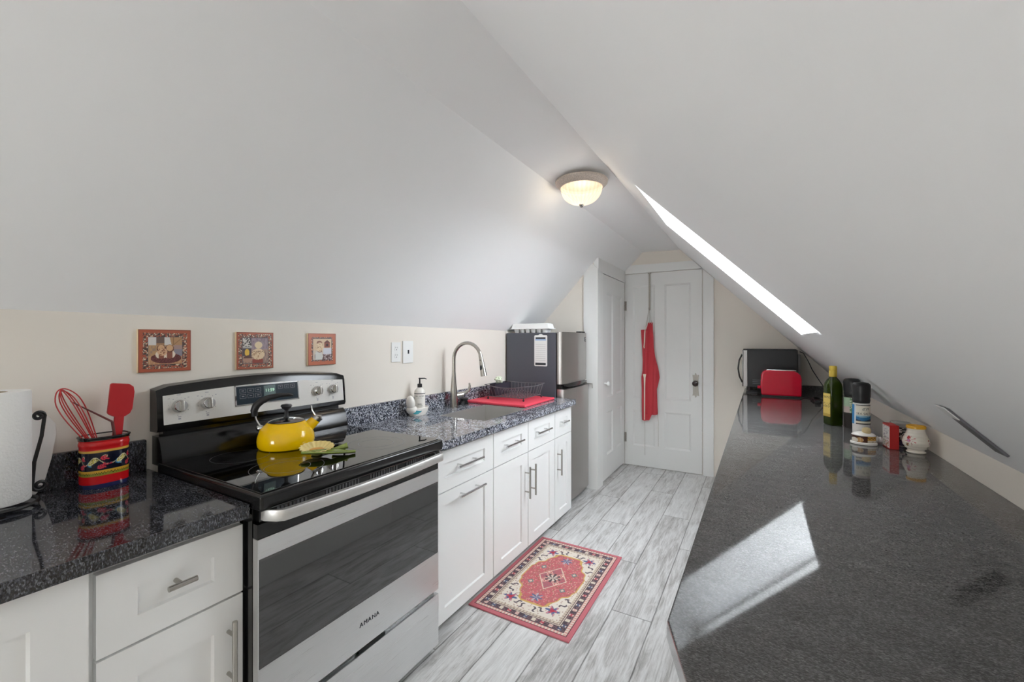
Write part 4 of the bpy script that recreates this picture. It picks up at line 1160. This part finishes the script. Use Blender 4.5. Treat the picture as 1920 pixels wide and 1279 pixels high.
# ------------------------------------------------------------------ rug
ru0, ru1, rv0, rv1 = -1.268, -.722, 1.747, 2.600
def rug_c(u, v):
    x, y = u - .5, v - .5           # u across (.546 m), v along (.853 m)
    X, Y = x * .546, y * .853
    e = min(.273 - abs(X), .4265 - abs(Y))
    s = Y if (.273 - abs(X)) < (.4265 - abs(Y)) else X
    if e < .020: return 'c06a72'
    if e < .024: return '5a2f38'
    if e < .040: return 'd09a92' if (s * 60) % 1 < .5 else 'd8cbbb'
    if e < .044: return '6a4c52'
    if e < .074:
        k = (s * 22) % 1; w = abs((e - .059) / .015)
        if abs(k - .5) < .22 and w < .75: return ('b3505a', 'c9a39b', '565d78', 'cfc3b2')[int(s * 22 + 50) % 4] if w < .4 or abs(k - .5) > .12 else 'd9cdbd'
        return '4e4148' if hsh(int(s * 90), int(e * 400)) > .25 else '84666a'
    if e < .078: return 'd8cbb9'
    if e < .082: return '6d5557'
    if e < .096: return 'cdbfab' if (s * 55) % 1 < .62 else 'a9978a'
    ax, ay = abs(X), abs(Y)
    # medallion
    med = ax / .165 + ay / .315
    scal = .025 * math.sin(ay * 95) + .02 * math.sin(ax * 120)
    d = max(med * .80 + scal, ax / .168, ay / .262 * .98)
    corner = (ax > .06 and ay > .16)
    if d < 1.0:
        if d > .955: return 'c9a55f'
        r2 = math.hypot(X, Y); th = math.atan2(Y, X)
        if r2 < .030: return 'd5c9bb' if math.cos(th * 6) > -.1 else '53434a'
        if r2 < .046: return '5a464c' if math.cos(th * 8) > 0 else 'c68e88'
        dm = ax / .085 + ay / .125
        if dm < 1.0:
            if dm > .92: return 'd7c3ae'
            for (cx, cy) in ((.042, .046), (-.042, .046), (.042, -.046), (-.042, -.046)):
                q = abs(X - cx) + abs(Y - cy)
                if q < .010: return 'e0b8ac'
                if q < .017: return 'a84a50'
                if q < .026: return 'd9ad9f'
            return 'b4626a' if hsh(int(X * 260), int(Y * 260)) > .25 else '8d6a72'
        for cy in (.205, -.205):
            q = math.hypot(X, (Y - cy) * .9); t_ = math.atan2(Y - cy, X)
            if q < .026 + .010 * math.cos(t_ * 7): return '5d678a' if math.cos(t_ * 5) > -.3 else 'b7a9b0'
        for (cx, cy) in ((.095, .085), (.095, -.085)):
            q = abs(ax - cx) * 1.2 + abs(Y - cy)
            if q < .022: return '67807f' if q > .012 else 'd2b7a6'
        h_ = hsh(int(X * 190), int(Y * 190), 3)
        if h_ < .10: return 'd3a394'
        if h_ < .17: return '8e6a52'
        return 'c2636a' if hsh(int(X * 120), int(Y * 120), 5) > .35 else 'b56a6c'
    # cream field with corner flowers
    for (cx, cy, r_) in ((.120, .265, .040),):
        q = math.hypot(ax - cx, ay - cy); t_ = math.atan2(ay - cy, ax - cx)
        if q < r_ * (.72 + .28 * math.cos(t_ * 6)):
            if q < .012: return 'b83a4c'
            if q < .024: return 'b5566a' if math.cos(t_ * 3 + .6) > 0 else '5a658c'
            return '5f6a90' if math.cos(t_ * 4) > -.2 else 'c58d92'
    for (cx, cy, a) in ((.065, .285, .6), (.150, .205, -.7), (.085, .225, 1.3), (.158, .155, .4), (.035, .300, 1.2)):
        dx, dy = ax - cx, ay - cy
        q = dx * math.cos(a) + dy * math.sin(a); w = -dx * math.sin(a) + dy * math.cos(a) - .006 * math.sin(q * 160)
        if abs(q) < .022 and abs(w) < .0055: return '5d5258'
    h_ = hsh(int(X * 170), int(Y * 170), 9)
    if h_ < .07: return 'a9887e'
    return 'ddd4c8'
t = thing('rug', 'small red and cream medallion rug on the plank floor', 'rug', ((ru0 + ru1) / 2, (rv0 + rv1) / 2, 0))
M().box(ru0, ru1, rv0, rv1, .0005, .0075, .002).build('backing', mat('rug_edge', 'c06a72', .85), t)
painted('printed_pile', MT['rug'], t, lambda u, v: (ru0 + .0015 + (ru1 - ru0 - .003) * u, rv0 + .0015 + (rv1 - rv0 - .003) * v, .0078), 260, 400, rug_c)

# ------------------------------------------------------------------ apron on over-door hook
hy = YD - .014
t = thing('over_door_hook', 'flat metal over-door hook on the white back door', 'hook', (-.984, hy, 1.66))
b = M(); b.box(-.994, -.974, hy - .0025, hy - .0005, 1.665, 2.062); b.box(-1.000, -.968, hy - .004, hy + .004, 2.050, 2.0625)
b.tube([(-.984, hy - .003, 1.668), (-.984, hy - .022, 1.660), (-.984, hy - .032, 1.672), (-.984, hy - .032, 1.690)], .005, 8)
b.build('strap', MT['agedm'], t)
hk = Vector((-.984, hy - .022, 1.672))
t = thing('apron', 'red cloth apron with cream ties hanging on the back door', 'apron', (-.98, hy - .03, .50))
def az(zy): return 1.34 - ((500 + zy / 4.2635) - 639.5) * .00567 - .0
def axx(zx): # along the door
    return -1.056 + ((1180 + zx / 4.2635) - 1206) * .00549
rows_ = [(450, 163, 197), (478, 158, 198), (504, 150, 199), (506, 101, 199), (570, 106, 203), (640, 112, 207), (740, 118, 225), (830, 116, 243), (880, 107, 250), (925, 108, 240), (970, 110, 230), (1080, 110, 232), (1172, 111, 236), (1174, 111, 190), (1222, 113, 168)]
def interp(zy):
    for (a, b_) in zip(rows_[:-1], rows_[1:]):
        if a[0] <= zy <= b_[0]:
            k = (zy - a[0]) / max(1e-6, b_[0] - a[0]); return a[1] + (b_[1] - a[1]) * k, a[2] + (b_[2] - a[2]) * k
    return rows_[-1][1:]
cl = M(); rings = []
zs = sorted(set([450 + (1222 - 450) * i / 70 for i in range(71)] + [r_[0] for r_ in rows_]))
def fold(u, zy): return .016 * math.sin(u * 8.5 + .6 + .0018 * (zy - 450)) + .007 * math.sin(u * 17 + zy * .004)
for zy in zs:
    l_, r_ = interp(zy); row = []
    for i in range(29):
        u = i / 28
        uu = (l_ + (r_ - l_) * u - 100) / 150
        row.append(Vector((axx(l_ + (r_ - l_) * u), hy - .040 + fold(uu * 1.5, zy), az(zy))))
    rings.append(row)
back = [[p + Vector((0, .0035, 0)) for p in r_] for r_ in rings]
cl.rings([a + b_[::-1] for a, b_ in zip(rings, back)], True, True, True)
cl.build('cloth', MT['apron'], t, ang=60)
b = M()
def tape(pts, w):
    rows2 = []
    for (zx, zy, ww) in pts:
        y = hy - .063
        rows2.append([Vector((axx(zx - ww), y, az(zy))), Vector((axx(zx + ww), y, az(zy))), Vector((axx(zx + ww), y + .002, az(zy))), Vector((axx(zx - ww), y + .002, az(zy)))])
    b.rings(rows2)
b = M(); tape([(143, 480, 3), (139, 540, 4), (137, 600, 4), (133, 640, 4), (135, 652, 3)], 0); b.build('tie', MT['cream'], t); b = M()
tape([(137, 855, 13), (138, 885, 7), (138, 960, 4), (137, 1215, 3)], 0)
b.build('tie', MT['cream'], t)
for (zx, zy) in ((143, 480), (150, 470), (172, 455), (190, 455)):
    b = M(); b.tube([hk + Vector((0, -.004, .004)), hk + Vector((axx(zx) - hk.x, 0, 0)) * .5 + Vector((0, -.012, (az(zy) - hk.z) * .5)), Vector((axx(zx), hy - .042, az(zy) - .004))], .0022, 6); b.build('neck_string', MT['string'], t)
b = M(); b.tube([Vector((axx(137), hy - .06, az(1215))), Vector((axx(135), hy - .03, az(1300))), Vector((axx(133), hy - .02, az(1500)))], .0022, 6); b.build('waist_string', MT['string'], t); b = M()
b.tube([Vector((axx(236), hy - .045, az(1165))), Vector((axx(240), hy - .02, az(1230))), Vector((axx(238), hy - .02, az(1420)))], .0022, 6)
b.build('waist_string', MT['string'], t)

# ------------------------------------------------------------------ right counter and its base
poly = [(-.126, .717), (-.104, 4.618), (XR - .001, 4.618), (XR - .001, -.35), (.28, -.35)]
t = thing('countertop', 'long grey granite bar counter under the skylight', 'countertop', (.25, 2.2, CT - .034), 'granite countertops')
M().prism(poly, XY, CT - .034, CT, .003).build('slab', MT['granite_bar'], t)
po2 = [(-.108, .722), (-.086, 4.616), (XR - .002, 4.616), (XR - .002, -.34), (.296, -.34)]
M().prism(po2, XY, CT - .064, CT - .0345).build('underlayment', MT['trim'], t, smooth=False)
M().box(-.09, XR - .002, 4.585, 4.617, CT - .0005, CT + .052, .003).build('backsplash', MT['granite_bar'], t)
for i, (a, b_, lab) in enumerate(((1.05, 2.25, 'white panelled bar cabinet facing the range'), (2.252, 3.45, 'white panelled bar cabinet facing the sink run'), (3.452, 4.61, 'white panelled bar cabinet next to the back door'))):
    c = thing('bar_cabinet', lab, 'cabinet', (.25, (a + b_) / 2, 0), 'bar cabinets')
    M().box(-.029, XR - .002, a, b_, .001, CT - .065).build('body', MT['cab'], c, smooth=False)
    m_ = (a + b_) / 2
    lattice([a, a + .05, m_ - .04, m_ + .04, b_ - .05, b_], [.001, .14, .60, .70, CT - .066], {(1, 1), (3, 1)}, FXn(-.050), .008, .006, .020).build('panel', MT['cab'], c, smooth=False)

# ------------------------------------------------------------------ countertop oven at the far end
ox0, ox1, oy0, oy1, oz0, oz1 = -.122, .312, 4.37, 4.582, .928, 1.262
t = thing('microwave_oven', 'black and silver microwave oven at the far end of the bar', 'microwave', ((ox0 + ox1) / 2, (oy0 + oy1) / 2, CT))
b = M(); b.box(ox0 + .045, ox1 - .012, oy0, oy1, oz0, oz1, .005); b.build('cabinet', MT['blkmat'], t)
b = M(); b.box(ox0 + .012, ox0 + .044, oy0 - .002, oy1 + .001, oz0 + .002, oz1 - .004, .003); dr_ = b.build('door', mat('satin_silver', 'b9b7b5', .35, .3), t)
b = M(); b.box(ox0 + .004, ox0 + .0115, oy0, oy1, oz0, oz1 - .002, .002); b.build('door_glass', MT['blkglass'], dr_)
b = M(); b.tube([(ox0 + .004, oy0 + .018, oz0 + .035), (ox0 - .020, oy0 + .018, oz0 + .09), (ox0 - .030, oy0 + .018, oz0 + .16), (ox0 - .022, oy0 + .018, oz0 + .235), (ox0 + .004, oy0 + .018, oz0 + .295)], .0065, 12); b.build('door_handle', MT['blk'], dr_)
b = M()
for k in range(3): b.box(ox0 + .085, ox0 + .165, oy0 - .0012, oy0 + .001, oz0 + .030 + k * .016, oz0 + .0325 + k * .016)
b.build('side_vents', MT['greyink'], t, smooth=False)
b = M(); b.box(ox0 + .01, ox1 - .02, oy0 - .002, oy1, oz1 - .001, oz1 + .006, .002); b.build('top_panel', MT['blkmat'], t)
b = M(); b.box(ox1 - .012, ox1 + .012, oy0 + .02, oy1 - .02, oz0 + .04, oz1 - .04, .003); b.build('rear_grille', mat('grey_plastic', '6d6b69', .5), t)
for x in (ox0 + .06, ox1 - .05):
    for y in (oy0 + .03, oy1 - .03):
        b = M(); b.cyl((x, y, CT + .0003), (x, y, oz0 + .001), .016, .013, 14); b.build('foot', MT['blkmat'], t)
b = M(); b.box(-.085, .0, 4.20, 4.34, CT + .0004, CT + .012, .003)
tag(b.build('remote_pad', MT['blkmat']), 'flat black pad on granite in front of the microwave', 'pad')
# power cords
cr = M(); cr.tube([(ox1 + .004, 4.40, 1.248), (ox1 + .03, 4.39, 1.235), (ox1 + .06, 4.36, 1.17), (ox1 + .085, 4.33, 1.10), (ox1 + .12, 4.28, 1.03), (ox1 + .15, 4.20, .97), (ox1 + .16, 4.10, .905), (ox1 + .12, 4.0, CT + .0045), (ox1 + .06, 4.02, CT + .0045)], .0036, 8)
tag(cr.build('power_cord', MT['blkmat']), 'thin black cord hanging behind the microwave down to counter', 'cord')
t = thing('power_cord', 'coiled black cord with plug lying right of the red toaster', 'cord', (.38, 3.9, CT))
cr = M(); P_ = [(.300, 4.10, CT + .02), (.325, 4.08, CT + .006)]
for k in range(26):
    a = k / 25 * 2 * PI * 2.2; P_.append((.385 + (.035 - .0006 * k) * math.cos(a + 2), 3.90 + (.12 - .002 * k) * math.sin(a + 2), CT + .005 + .0006 * k))
P_.append((.375, 3.76, CT + .006))
cr.tube(P_, .0036, 8); cr.build('cable', MT['blkmat'], t)
b = M(); b.box(.358, .392, 3.715, 3.765, CT + .0004, CT + .022, .005); pl_ = b.build('plug', MT['blkmat'], t)
b = M()
for x in (.368, .382): b.box(x - .0008, x + .0008, 3.697, 3.716, CT + .008, CT + .014)
b.build('plug_prongs', MT['chrome'], pl_, smooth=False)

# toaster (long side toward the camera)
tx0, tx1, ty0, ty1, tz0, tz1 = .020, .302, 4.00, 4.165, CT + .012, CT + .214
t = thing('toaster', 'glossy red two-slot toaster in front of the microwave', 'toaster', ((tx0 + tx1) / 2, (ty0 + ty1) / 2, CT))
b = M(); secs = []
out = [(tx0 + .008, tz0), (tx0 + .002, tz0 + .08), (tx0 + .006, tz1 - .04), (tx0 + .016, tz1 - .016), (tx0 + .036, tz1 - .004), (tx0 + .07, tz1), (tx1 - .06, tz1 - .003), (tx1 - .03, tz1 - .012), (tx1 - .008, tz1 - .034), (tx1, tz1 - .07), (tx1 - .002, tz0)]
b.prism(out, XZ, ty0, ty1, .012, 4); b.build('body', MT['toast'], t, ang=50)
b = M(); b.box(tx0 + .012, tx1 - .012, ty0 + .012, ty1 - .012, CT + .0004, tz0 + .004, .003); b.build('base', MT['blkmat'], t)
b = M(); b.box(tx0 + .045, tx1 - .035, ty0 + .030, ty1 - .030, tz1 - .006, tz1 + .004, .003); b.build('slot_plate', MT['chrome'], t)
b = M()
for y in (ty0 + .055, ty1 - .055): b.box(tx0 + .055, tx1 - .045, y - .013, y + .013, tz1 + .001, tz1 + .0046)
b.build('bread_slots', MT['gasket'], t, smooth=False)
b = M(); b.box(tx0 - .020, tx0 + .006, (ty0 + ty1) / 2 - .055, (ty0 + ty1) / 2 - .02, tz0 + .048, tz0 + .072, .007, 3); b.build('lever', MT['toast'], t)
b = M(); b.prism([(tx0 + .150 + .006 * math.sin(PI * k / 10), tz0 + .035 + .11 * k / 10) for k in range(11)] + [(tx0 + .147 + .006 * math.sin(PI * k / 10), tz0 + .035 + .11 * k / 10) for k in range(10, -1, -1)], XZ, ty0 - .0012, ty0 + .002); b.build('crease', MT['toast'], t)

# ------------------------------------------------------------------ oil bottle
bx_, by_ = .352, 2.835
def sq(c, h, z, p=.28, n=40, rot=R(28)):
    o = []
    for k in range(n):
        a = 2 * PI * k / n; ca, sa = math.cos(a), math.sin(a)
        x = h * math.copysign(abs(ca) ** p, ca); y = h * math.copysign(abs(sa) ** p, sa)
        o.append(Vector((c[0] + x * math.cos(rot) - y * math.sin(rot), c[1] + x * math.sin(rot) + y * math.cos(rot), z)))
    return o
t = thing('oil_bottle', 'square green glass olive oil bottle with gold cap', 'bottle', (bx_, by_, CT))
C_ = (bx_, by_)
b = M(); b.rings([sq(C_, .029, CT + .0004), sq(C_, .0325, CT + .006), sq(C_, .0325, CT + .205), sq(C_, .031, CT + .222, .4), sq(C_, .025, CT + .240, .6), sq(C_, .017, CT + .254, .9), sq(C_, .0145, CT + .265, 1), sq(C_, .0145, CT + .285, 1)]); b.build('glass', MT['oilglass'], t, ang=45)
b = M(); b.rings([sq(C_, .0165, CT + .258, 1), sq(C_, .0178, CT + .262, 1), sq(C_, .0178, CT + .290, 1), sq(C_, .0168, CT + .2915, 1), sq(C_, .0178, CT + .293, 1), sq(C_, .0178, CT + .312, 1), sq(C_, .016, CT + .316, 1)]); b.build('cap', MT['oilcap'], t)
rot = R(28); e1 = Vector((math.cos(rot), math.sin(rot), 0)); e2 = Vector((-math.sin(rot), math.cos(rot), 0)); c0 = Vector((bx_, by_, 0))
def lab_c(u, v):
    if .04 < u < .96 and .03 < v < .97:
        if abs(v - .5) < .12 and hsh(int(u * 12), int(v * 40)) > .6: return '6d5a2a'
        if abs(v - .85) < .05 and hsh(int(u * 16), int(v * 60)) > .5: return '7c6a35'
        return 'd3b760' if v > .12 else 'b2953f'
    return 'ab8d3c'
painted('label', MT['paintm'], t, lambda u, v: c0 - e1 * .0330 + e2 * (.027 - .054 * u) + Vector((0, 0, CT + .045 + .125 * v)), 24, 50, lab_c)

# ------------------------------------------------------------------ grinders
def grinder(cx, cy, r, H, label, colf, a_front, salt=True, txt=None):
    t = thing('grinder', label, 'grinder', (cx, cy, CT), 'black capped spice grinders')
    z = CT + .0004
    b = M(); b.lathe([(0, z), (r * .92, z), (r * .96, z + .004), (r * .98, z + H * .28), (r * .955, z + H * .60), (r * .93, z + H * .64), (0, z + H * .64)], (cx, cy, 0), 36)
    b.build('jar', MT['salt'] if salt else MT['pepper'], t)
    b = M(); b.lathe([(r * .90, z + H * .645), (r * .97, z + H * .66), (r * 1.0, z + H * .70), (r * .97, z + H * .72), (r * 1.03, z + H * .76), (r * 1.06, z + H * .93), (r * 1.0, z + H * .965), (r * .80, z + H * .99), (r * .3, z + H)], (cx, cy, 0), 36)
    b.build('cap', MT['blkmat'], t)
    z0_, z1_ = z + H * .28, z + H * .615
    painted('label', MT['paintm'], t, lambda u, v: (cx + (r * (.99 - .025 * v) + .0006) * math.cos(a_front - 1.9 + 3.4 * u), cy + (r * (.99 - .025 * v) + .0006) * math.sin(a_front - 1.9 + 3.4 * u), z0_ + (z1_ - z0_) * v), 60, 40, colf)
    if txt:
        curved_text('lettering', txt, t, z0_ + (z1_ - z0_) * .50, .0135, MT['ink'], cx, cy, r * .99 + .0012, a_front)
    return t
def c_salt(u, v):
    if u < .22: return '2f7fb4'
    if u < .30: return 'd8dde0'
    if v < .06 or v > .96: return '30302f'
    if v < .16: return 'ded9c4'
    if v < .46:
        return '1d2f44' if v < .24 + .05 * math.sin(u * 9) else ('2a6fa0' if v < .40 + .04 * math.sin(u * 7 + 1) else '8fb6c9')
    if .72 < v < .86 and .5 < u < .78 and hsh(int(u * 40), int(v * 24)) > .6: return '8b8f88'
    return 'e2ddcd'
def c_herb(u, v):
    if v < .08: return '2e2e2a'
    if u < .5: return '9fb79a' if v > .45 else 'b7a6a0'
    return '6f8f6a' if hsh(int(u * 20), int(v * 20)) > .4 else 'c7cdb8'
af = math.atan2(-.985, -.17)
grinder(.410, 2.470, .0325, .262, 'sea salt grinder with blue label and black cap', c_salt, af + .30, True, 'SEA SALT')
grinder(.425, 2.79, .034, .256, 'spice grinder with green label, half hidden behind sea salt', c_herb, af, False)

# ------------------------------------------------------------------ small garlic dish
gx, gy = .402, 2.372
t = thing('garlic_dish', 'oval white porcelain lidded dish painted with garlic', 'dish', (gx, gy, CT))
ex = Vector((.985, -.17, 0)).normalized(); ey = Vector((.17, .985, 0)).normalized()
def OV(a, b_, z, n=48): return [Vector((gx, gy, CT + z)) + ex * (.80 * a * math.cos(2 * PI * k / n)) + ey * (.88 * b_ * math.sin(2 * PI * k / n)) for k in range(n)]
b = M(); b.rings([OV(.054, .040, .0004), OV(.0585, .044, .002), OV(.0585, .044, .009), OV(.055, .041, .012)]); b.build('foot_rim', MT['whiteg'], t)
def gd_c(u, v):
    x = u * 2 * PI
    if v < .05 or v > .95: return '3a2116'
    f_ = (u * 5.5) % 1
    if u < .50 or u > .80:
        if v < .36: return 'd9cdb6' if hsh(int(u * 80), 3) > .3 or abs(v - .2) > .07 else '2f2a24'
        q = abs((u * 18) % 1 - .5)
        return '5c3a18' if abs((v - .62) - (.5 - q) * .35) < .06 else 'c99a4c'
    if ((u - .61) / .07) ** 2 + ((v - .34) / .34) ** 2 < 1: return 'ddd5c6'
    if ((u - .70) / .05) ** 2 + ((v - .40) / .36) ** 2 < 1: return 'c99a63' if hsh(int(u * 90), 2) > .4 else 'e0cba8'
    return '4a2619'
painted('side', MT['paint'], t, lambda u, v: Vector((gx, gy, CT + .011 + .028 * v)) + ex * (.0416 * math.cos(2 * PI * u)) + ey * (.0343 * math.sin(2 * PI * u)), 150, 24, gd_c)
b = M(); b.rings([OV(.052, .039, .0385), OV(.053, .040, .041), OV(.045, .033, .048), OV(.025, .018, .054), OV(.004, .003, .056)]); lid_ = b.build('lid', MT['whiteg'], t)
b = M(); b.lathe([(.013, .046), (.015, .054), (.0165, .062), (.014, .071), (.006, .075), (.001, .0755)], (gx + .008, gy - .010, CT), 20); b.build('lid_knob', mat('garlic_knob_glaze', 'cdb98a', .2, noise=.3, nscale=120), lid_)

# small clear packet lying behind the dish
b = M()
rings = []
for k in range(13):
    u = k / 12; c_ = Vector((.452 + .055 * u, 2.415 - .01 * u, CT + .0175)); r_ = .0165 * (1 - .35 * u) * (.75 if k in (0, 12) else 1) + .0012 * math.sin(k * 2.3)
    rings.append([c_ + Vector((0, r_ * math.cos(q), r_ * math.sin(q) * .95 - (.0165 - r_) * .95)) for q in [2 * PI * j / 18 for j in range(18)]])
b.rings(rings)
tag(b.build('plastic_wrap', mat('crinkled_clear_wrap', 'c9c7c4', .12, noise=.2, nscale=120, bump=.8, bscale=90, bdist=.004)), 'crumpled clear plastic wrap between garlic dish and red box', 'plastic wrap')

# ------------------------------------------------------------------ red carton
rc = Vector((.4755, 2.307, 0)); f1 = Vector((.996, .087, 0)).normalized(); f2 = Vector((-.087, .996, 0)).normalized()
t = thing('red_box', 'small red carton with pale printed side, left of the jar', 'box', rc + f1 * .02 + f2 * .04 + Vector((0, 0, CT)))
Q = lambda u, v, w: rc + f1 * (u * .74) + f2 * v + Vector((0, 0, CT + w))
M().prism([(0, 0), (.0415, 0), (.0415, .078), (0, .078)], Q, .0004, .100, .001, 1).build('carton', MT['redbox'], t)
def rb_c(u, v):
    if v > .93 or v < .05: return 'b3342c'
    if .1 < u < .9 and hsh(int(u * 10), int(v * 26)) > .62: return '9a8f9a' if v > .4 else ('7d8a58' if hsh(int(u * 9), 4) > .5 else 'b06a50')
    return 'd5cfcb'
painted('printed_side', MT['paintm'], t, lambda u, v: rc - f1 * .0005 + f2 * (.078 * (1 - u)) + Vector((0, 0, CT + .001 + .098 * v)), 20, 40, rb_c)

# ------------------------------------------------------------------ jar behind the box
jx, jy = .536, 2.43
t = thing('patterned_jar', 'black and white mottled jar with grey lid, behind floral vase', 'jar', (jx, jy, CT))
def jr(v): return .030 + .006 * math.sin(PI * min(1, v * 1.05))
painted('side', MT['paint'], t, lambda u, v: (jx + jr(v) * math.cos(2 * PI * u), jy + jr(v) * math.sin(2 * PI * u), CT + .001 + .078 * v), 110, 40, lambda u, v: '1c191b' if hsh(int(u * 46), int(v * 16)) > .5 else ('d7d2cc' if v > .3 else '6d6390'))
b = M(); b.lathe([(0, CT + .0004), (.033, CT + .0004), (.034, CT + .002), (0, CT + .0025)], (jx, jy, 0), 30); b.build('base', MT['whiteg'], t)
b = M(); b.lathe([(.030, CT + .078), (.034, CT + .081), (.035, CT + .096), (.032, CT + .100), (0, CT + .101)], (jx, jy, 0), 32); b.build('lid', mat('grey_glass_lid', 'a7a39e', .15), t)

# ------------------------------------------------------------------ floral vase
vx, vy = .5530, 2.292
t = thing('vase', 'white bellied vase with red flowers and yellow rim', 'vase', (vx, vy, CT))
pf = [(0, .0255), (.02, .030), (.05, .030), (.085, .0255), (.14, .0265), (.20, .034), (.32, .0405), (.42, .0425), (.54, .0405), (.66, .0355), (.78, .030), (.88, .0275), (1.0, .0278)]
def vr(v):
    for (a, b_) in zip(pf[:-1], pf[1:]):
        if a[0] <= v <= b_[0]:
            k = (v - a[0]) / (b_[0] - a[0]); k = k * k * (3 - 2 * k); return a[1] + (b_[1] - a[1]) * k
    return pf[-1][1]
def v_c(u, v):
    a = ((u * 360 + 180) % 360) - 180          # degrees
    for (c, cv, s) in ((-128, .50, 1), (10, .5, .8), (-30, .42, .5)):
        dx = ((a - c + 180) % 360 - 180) / 22.; dy = (v - cv) / .16
        r_ = math.hypot(dx, dy); th = math.atan2(dy, dx)
        if math.hypot(dx + .5, dy - .75) < .38 * s: return 'b3232e'
        if math.hypot(dx + .35, dy - .05) < .40 * s: return 'b58aa8' if hsh(int(dx * 9), int(dy * 9)) > .4 else 'c45a78'
        if r_ < 1.25 * s and abs(math.sin(th * 3.5 + r_)) < .33 and hsh(int(dx * 11), int(dy * 11)) > .3: return 'b7303f' if dy > -.5 else 'a2454a'
        if math.hypot(dx + .6, dy + .95) < .42 * s and hsh(int(dx * 12), int(dy * 12)) > .35: return '7a6a3a'
    return 'e4ddd0'
painted('body', MT['paint'], t, lambda u, v: (vx + vr(v) * math.cos(2 * PI * u), vy + vr(v) * math.sin(2 * PI * u), CT + .0004 + .103 * v), 200, 90, v_c)
b = M(); b.lathe([(.0272, CT + .098), (.0300, CT + .0985), (.0305, CT + .107), (.0288, CT + .110), (.025, CT + .109), (.023, CT + .096)], (vx, vy, 0), 40); b.build('rim', MT['yglaze'], t)
b = M(); b.lathe([(.0265, CT + .101), (.025, CT + .09), (.036, CT + .05), (.022, CT + .01), (0, CT + .008)], (vx, vy, 0), 32); b.build('inside', MT['whiteg'], t)
b = M(); b.lathe([(0, CT + .0002), (.0255, CT + .0002), (.0255, CT + .0015), (0, CT + .0015)], (vx, vy, 0), 32); b.build('base', MT['whiteg'], t)

# ------------------------------------------------------------------ cover plate on the right slope
t = thing('cover_plate', 'white cover plate, its shaded part coloured grey, on the sloped ceiling above bar', 'wall plate', SP(.492, 1.575, -.001))
q = []
for (x, y) in ((.438, 1.545), (.549, 1.545), (.549, 1.612), (.438, 1.612)): q.append(SP(x, y, -.0006))
M().add(q + [p - NR * .0055 for p in q], [(0, 1, 2, 3), (4, 5, 6, 7), (0, 1, 5, 4), (1, 2, 6, 5), (2, 3, 7, 6), (3, 0, 4, 7)]).build('plate', mat('plate_shade_grey', '77767a', .4, .3), t, smooth=False)  # shade along the white plate is put into this grey colour
q = []
for (x, y) in ((.432, 1.543), (.462, 1.543), (.462, 1.614), (.432, 1.614)): q.append(SP(x, y, -.0056))
M().add(q + [p - NR * .0025 for p in q], [(0, 1, 2, 3), (4, 5, 6, 7), (0, 1, 5, 4), (1, 2, 6, 5), (2, 3, 7, 6), (3, 0, 4, 7)]).build('unshaded_end', MT['white'], t, smooth=False)  # added piece keeps the plate's upper end white, without the painted shade

# ------------------------------------------------------------------ light
w = bpy.data.worlds.new('overcast_sky'); SC.world = w; w.use_nodes = True
bgn = w.node_tree.nodes['Background']
wt = w.node_tree
tc = wt.nodes.new('ShaderNodeTexCoord'); sx = wt.nodes.new('ShaderNodeSeparateXYZ'); cr = wt.nodes.new('ShaderNodeValToRGB')
wt.links.new(tc.outputs['Generated'], sx.inputs[0]); wt.links.new(sx.outputs[2], cr.inputs[0]); wt.links.new(cr.outputs[0], bgn.inputs[0])
cr.color_ramp.elements[0].position = 0.0; cr.color_ramp.elements[0].color = (.10, .10, .095, 1)      # ground, roofs
cr.color_ramp.elements[1].position = 0.04; cr.color_ramp.elements[1].color = (.80, .85, .90, 1)      # horizon haze
e3 = cr.color_ramp.elements.new(.6); e3.color = (.93, .97, 1, 1)
bgn.inputs[1].default_value = 15.0
# portals mark the two openings so that the sky is sampled through them
def portal(name, c, xdir, ydir, sx, sy):
    l = bpy.data.lights.new(name, 'AREA'); l.shape = 'RECTANGLE'; l.size = sx; l.size_y = sy
    l.cycles.is_portal = True
    o = bpy.data.objects.new(name, l); COL.objects.link(o)
    x = Vector(xdir).normalized(); y = Vector(ydir).normalized(); z = x.cross(y)
    o.matrix_world = Matrix(((x.x, y.x, z.x, c[0]), (x.y, y.y, z.y, c[1]), (x.z, y.z, z.z, c[2]), (0, 0, 0, 1)))
portal('skylight_portal', SP((sk_x0 + sk_x1) / 2, (sk_y0 + sk_y1) / 2, sk_d + .01), (0, 1, 0), SR, sk_y1 - sk_y0, (sk_x1 - sk_x0) / HS)
# fill lamp added in the made-up gable window behind the camera
WL = lamp('window_fill_lamp', 'AREA', ((gx0 + gx1) / 2, YF - .02, (gz0 + gz1) / 2), 22, (.95, .985, 1.0), shape='RECTANGLE', size=gx1 - gx0 - .1, size_y=gz1 - gz0 - .1)
WL.rotation_euler = (R(90), 0, 0)
portal('fill_window_portal', ((gx0 + gx1) / 2, YF - .125, (gz0 + gz1) / 2), (-1, 0, 0), (0, 0, 1), gx1 - gx0, gz1 - gz0)

# ------------------------------------------------------------------ camera
F_, TH = 794.0, math.atan(460 / 794.)
cam = bpy.data.cameras.new('camera'); cam.sensor_width = 36; cam.lens = 36 * F_ / 1920; cam.clip_start = .02
co = bpy.data.objects.new('camera', cam); COL.objects.link(co)
co.location = (0, 0, 1.34); co.rotation_euler = (R(90), 0, TH)
SC.camera = co
vs = SC.view_settings
vs.view_transform = 'Standard'; vs.look = 'None'; vs.gamma = 1; vs.use_curve_mapping = False
vs.exposure = 0.10
SC.cycles.use_denoising = True
SC.cycles.max_bounces = 14; SC.cycles.diffuse_bounces = 8; SC.cycles.glossy_bounces = 6; SC.cycles.transparent_max_bounces = 12
SC.cycles.sample_clamp_indirect = 8
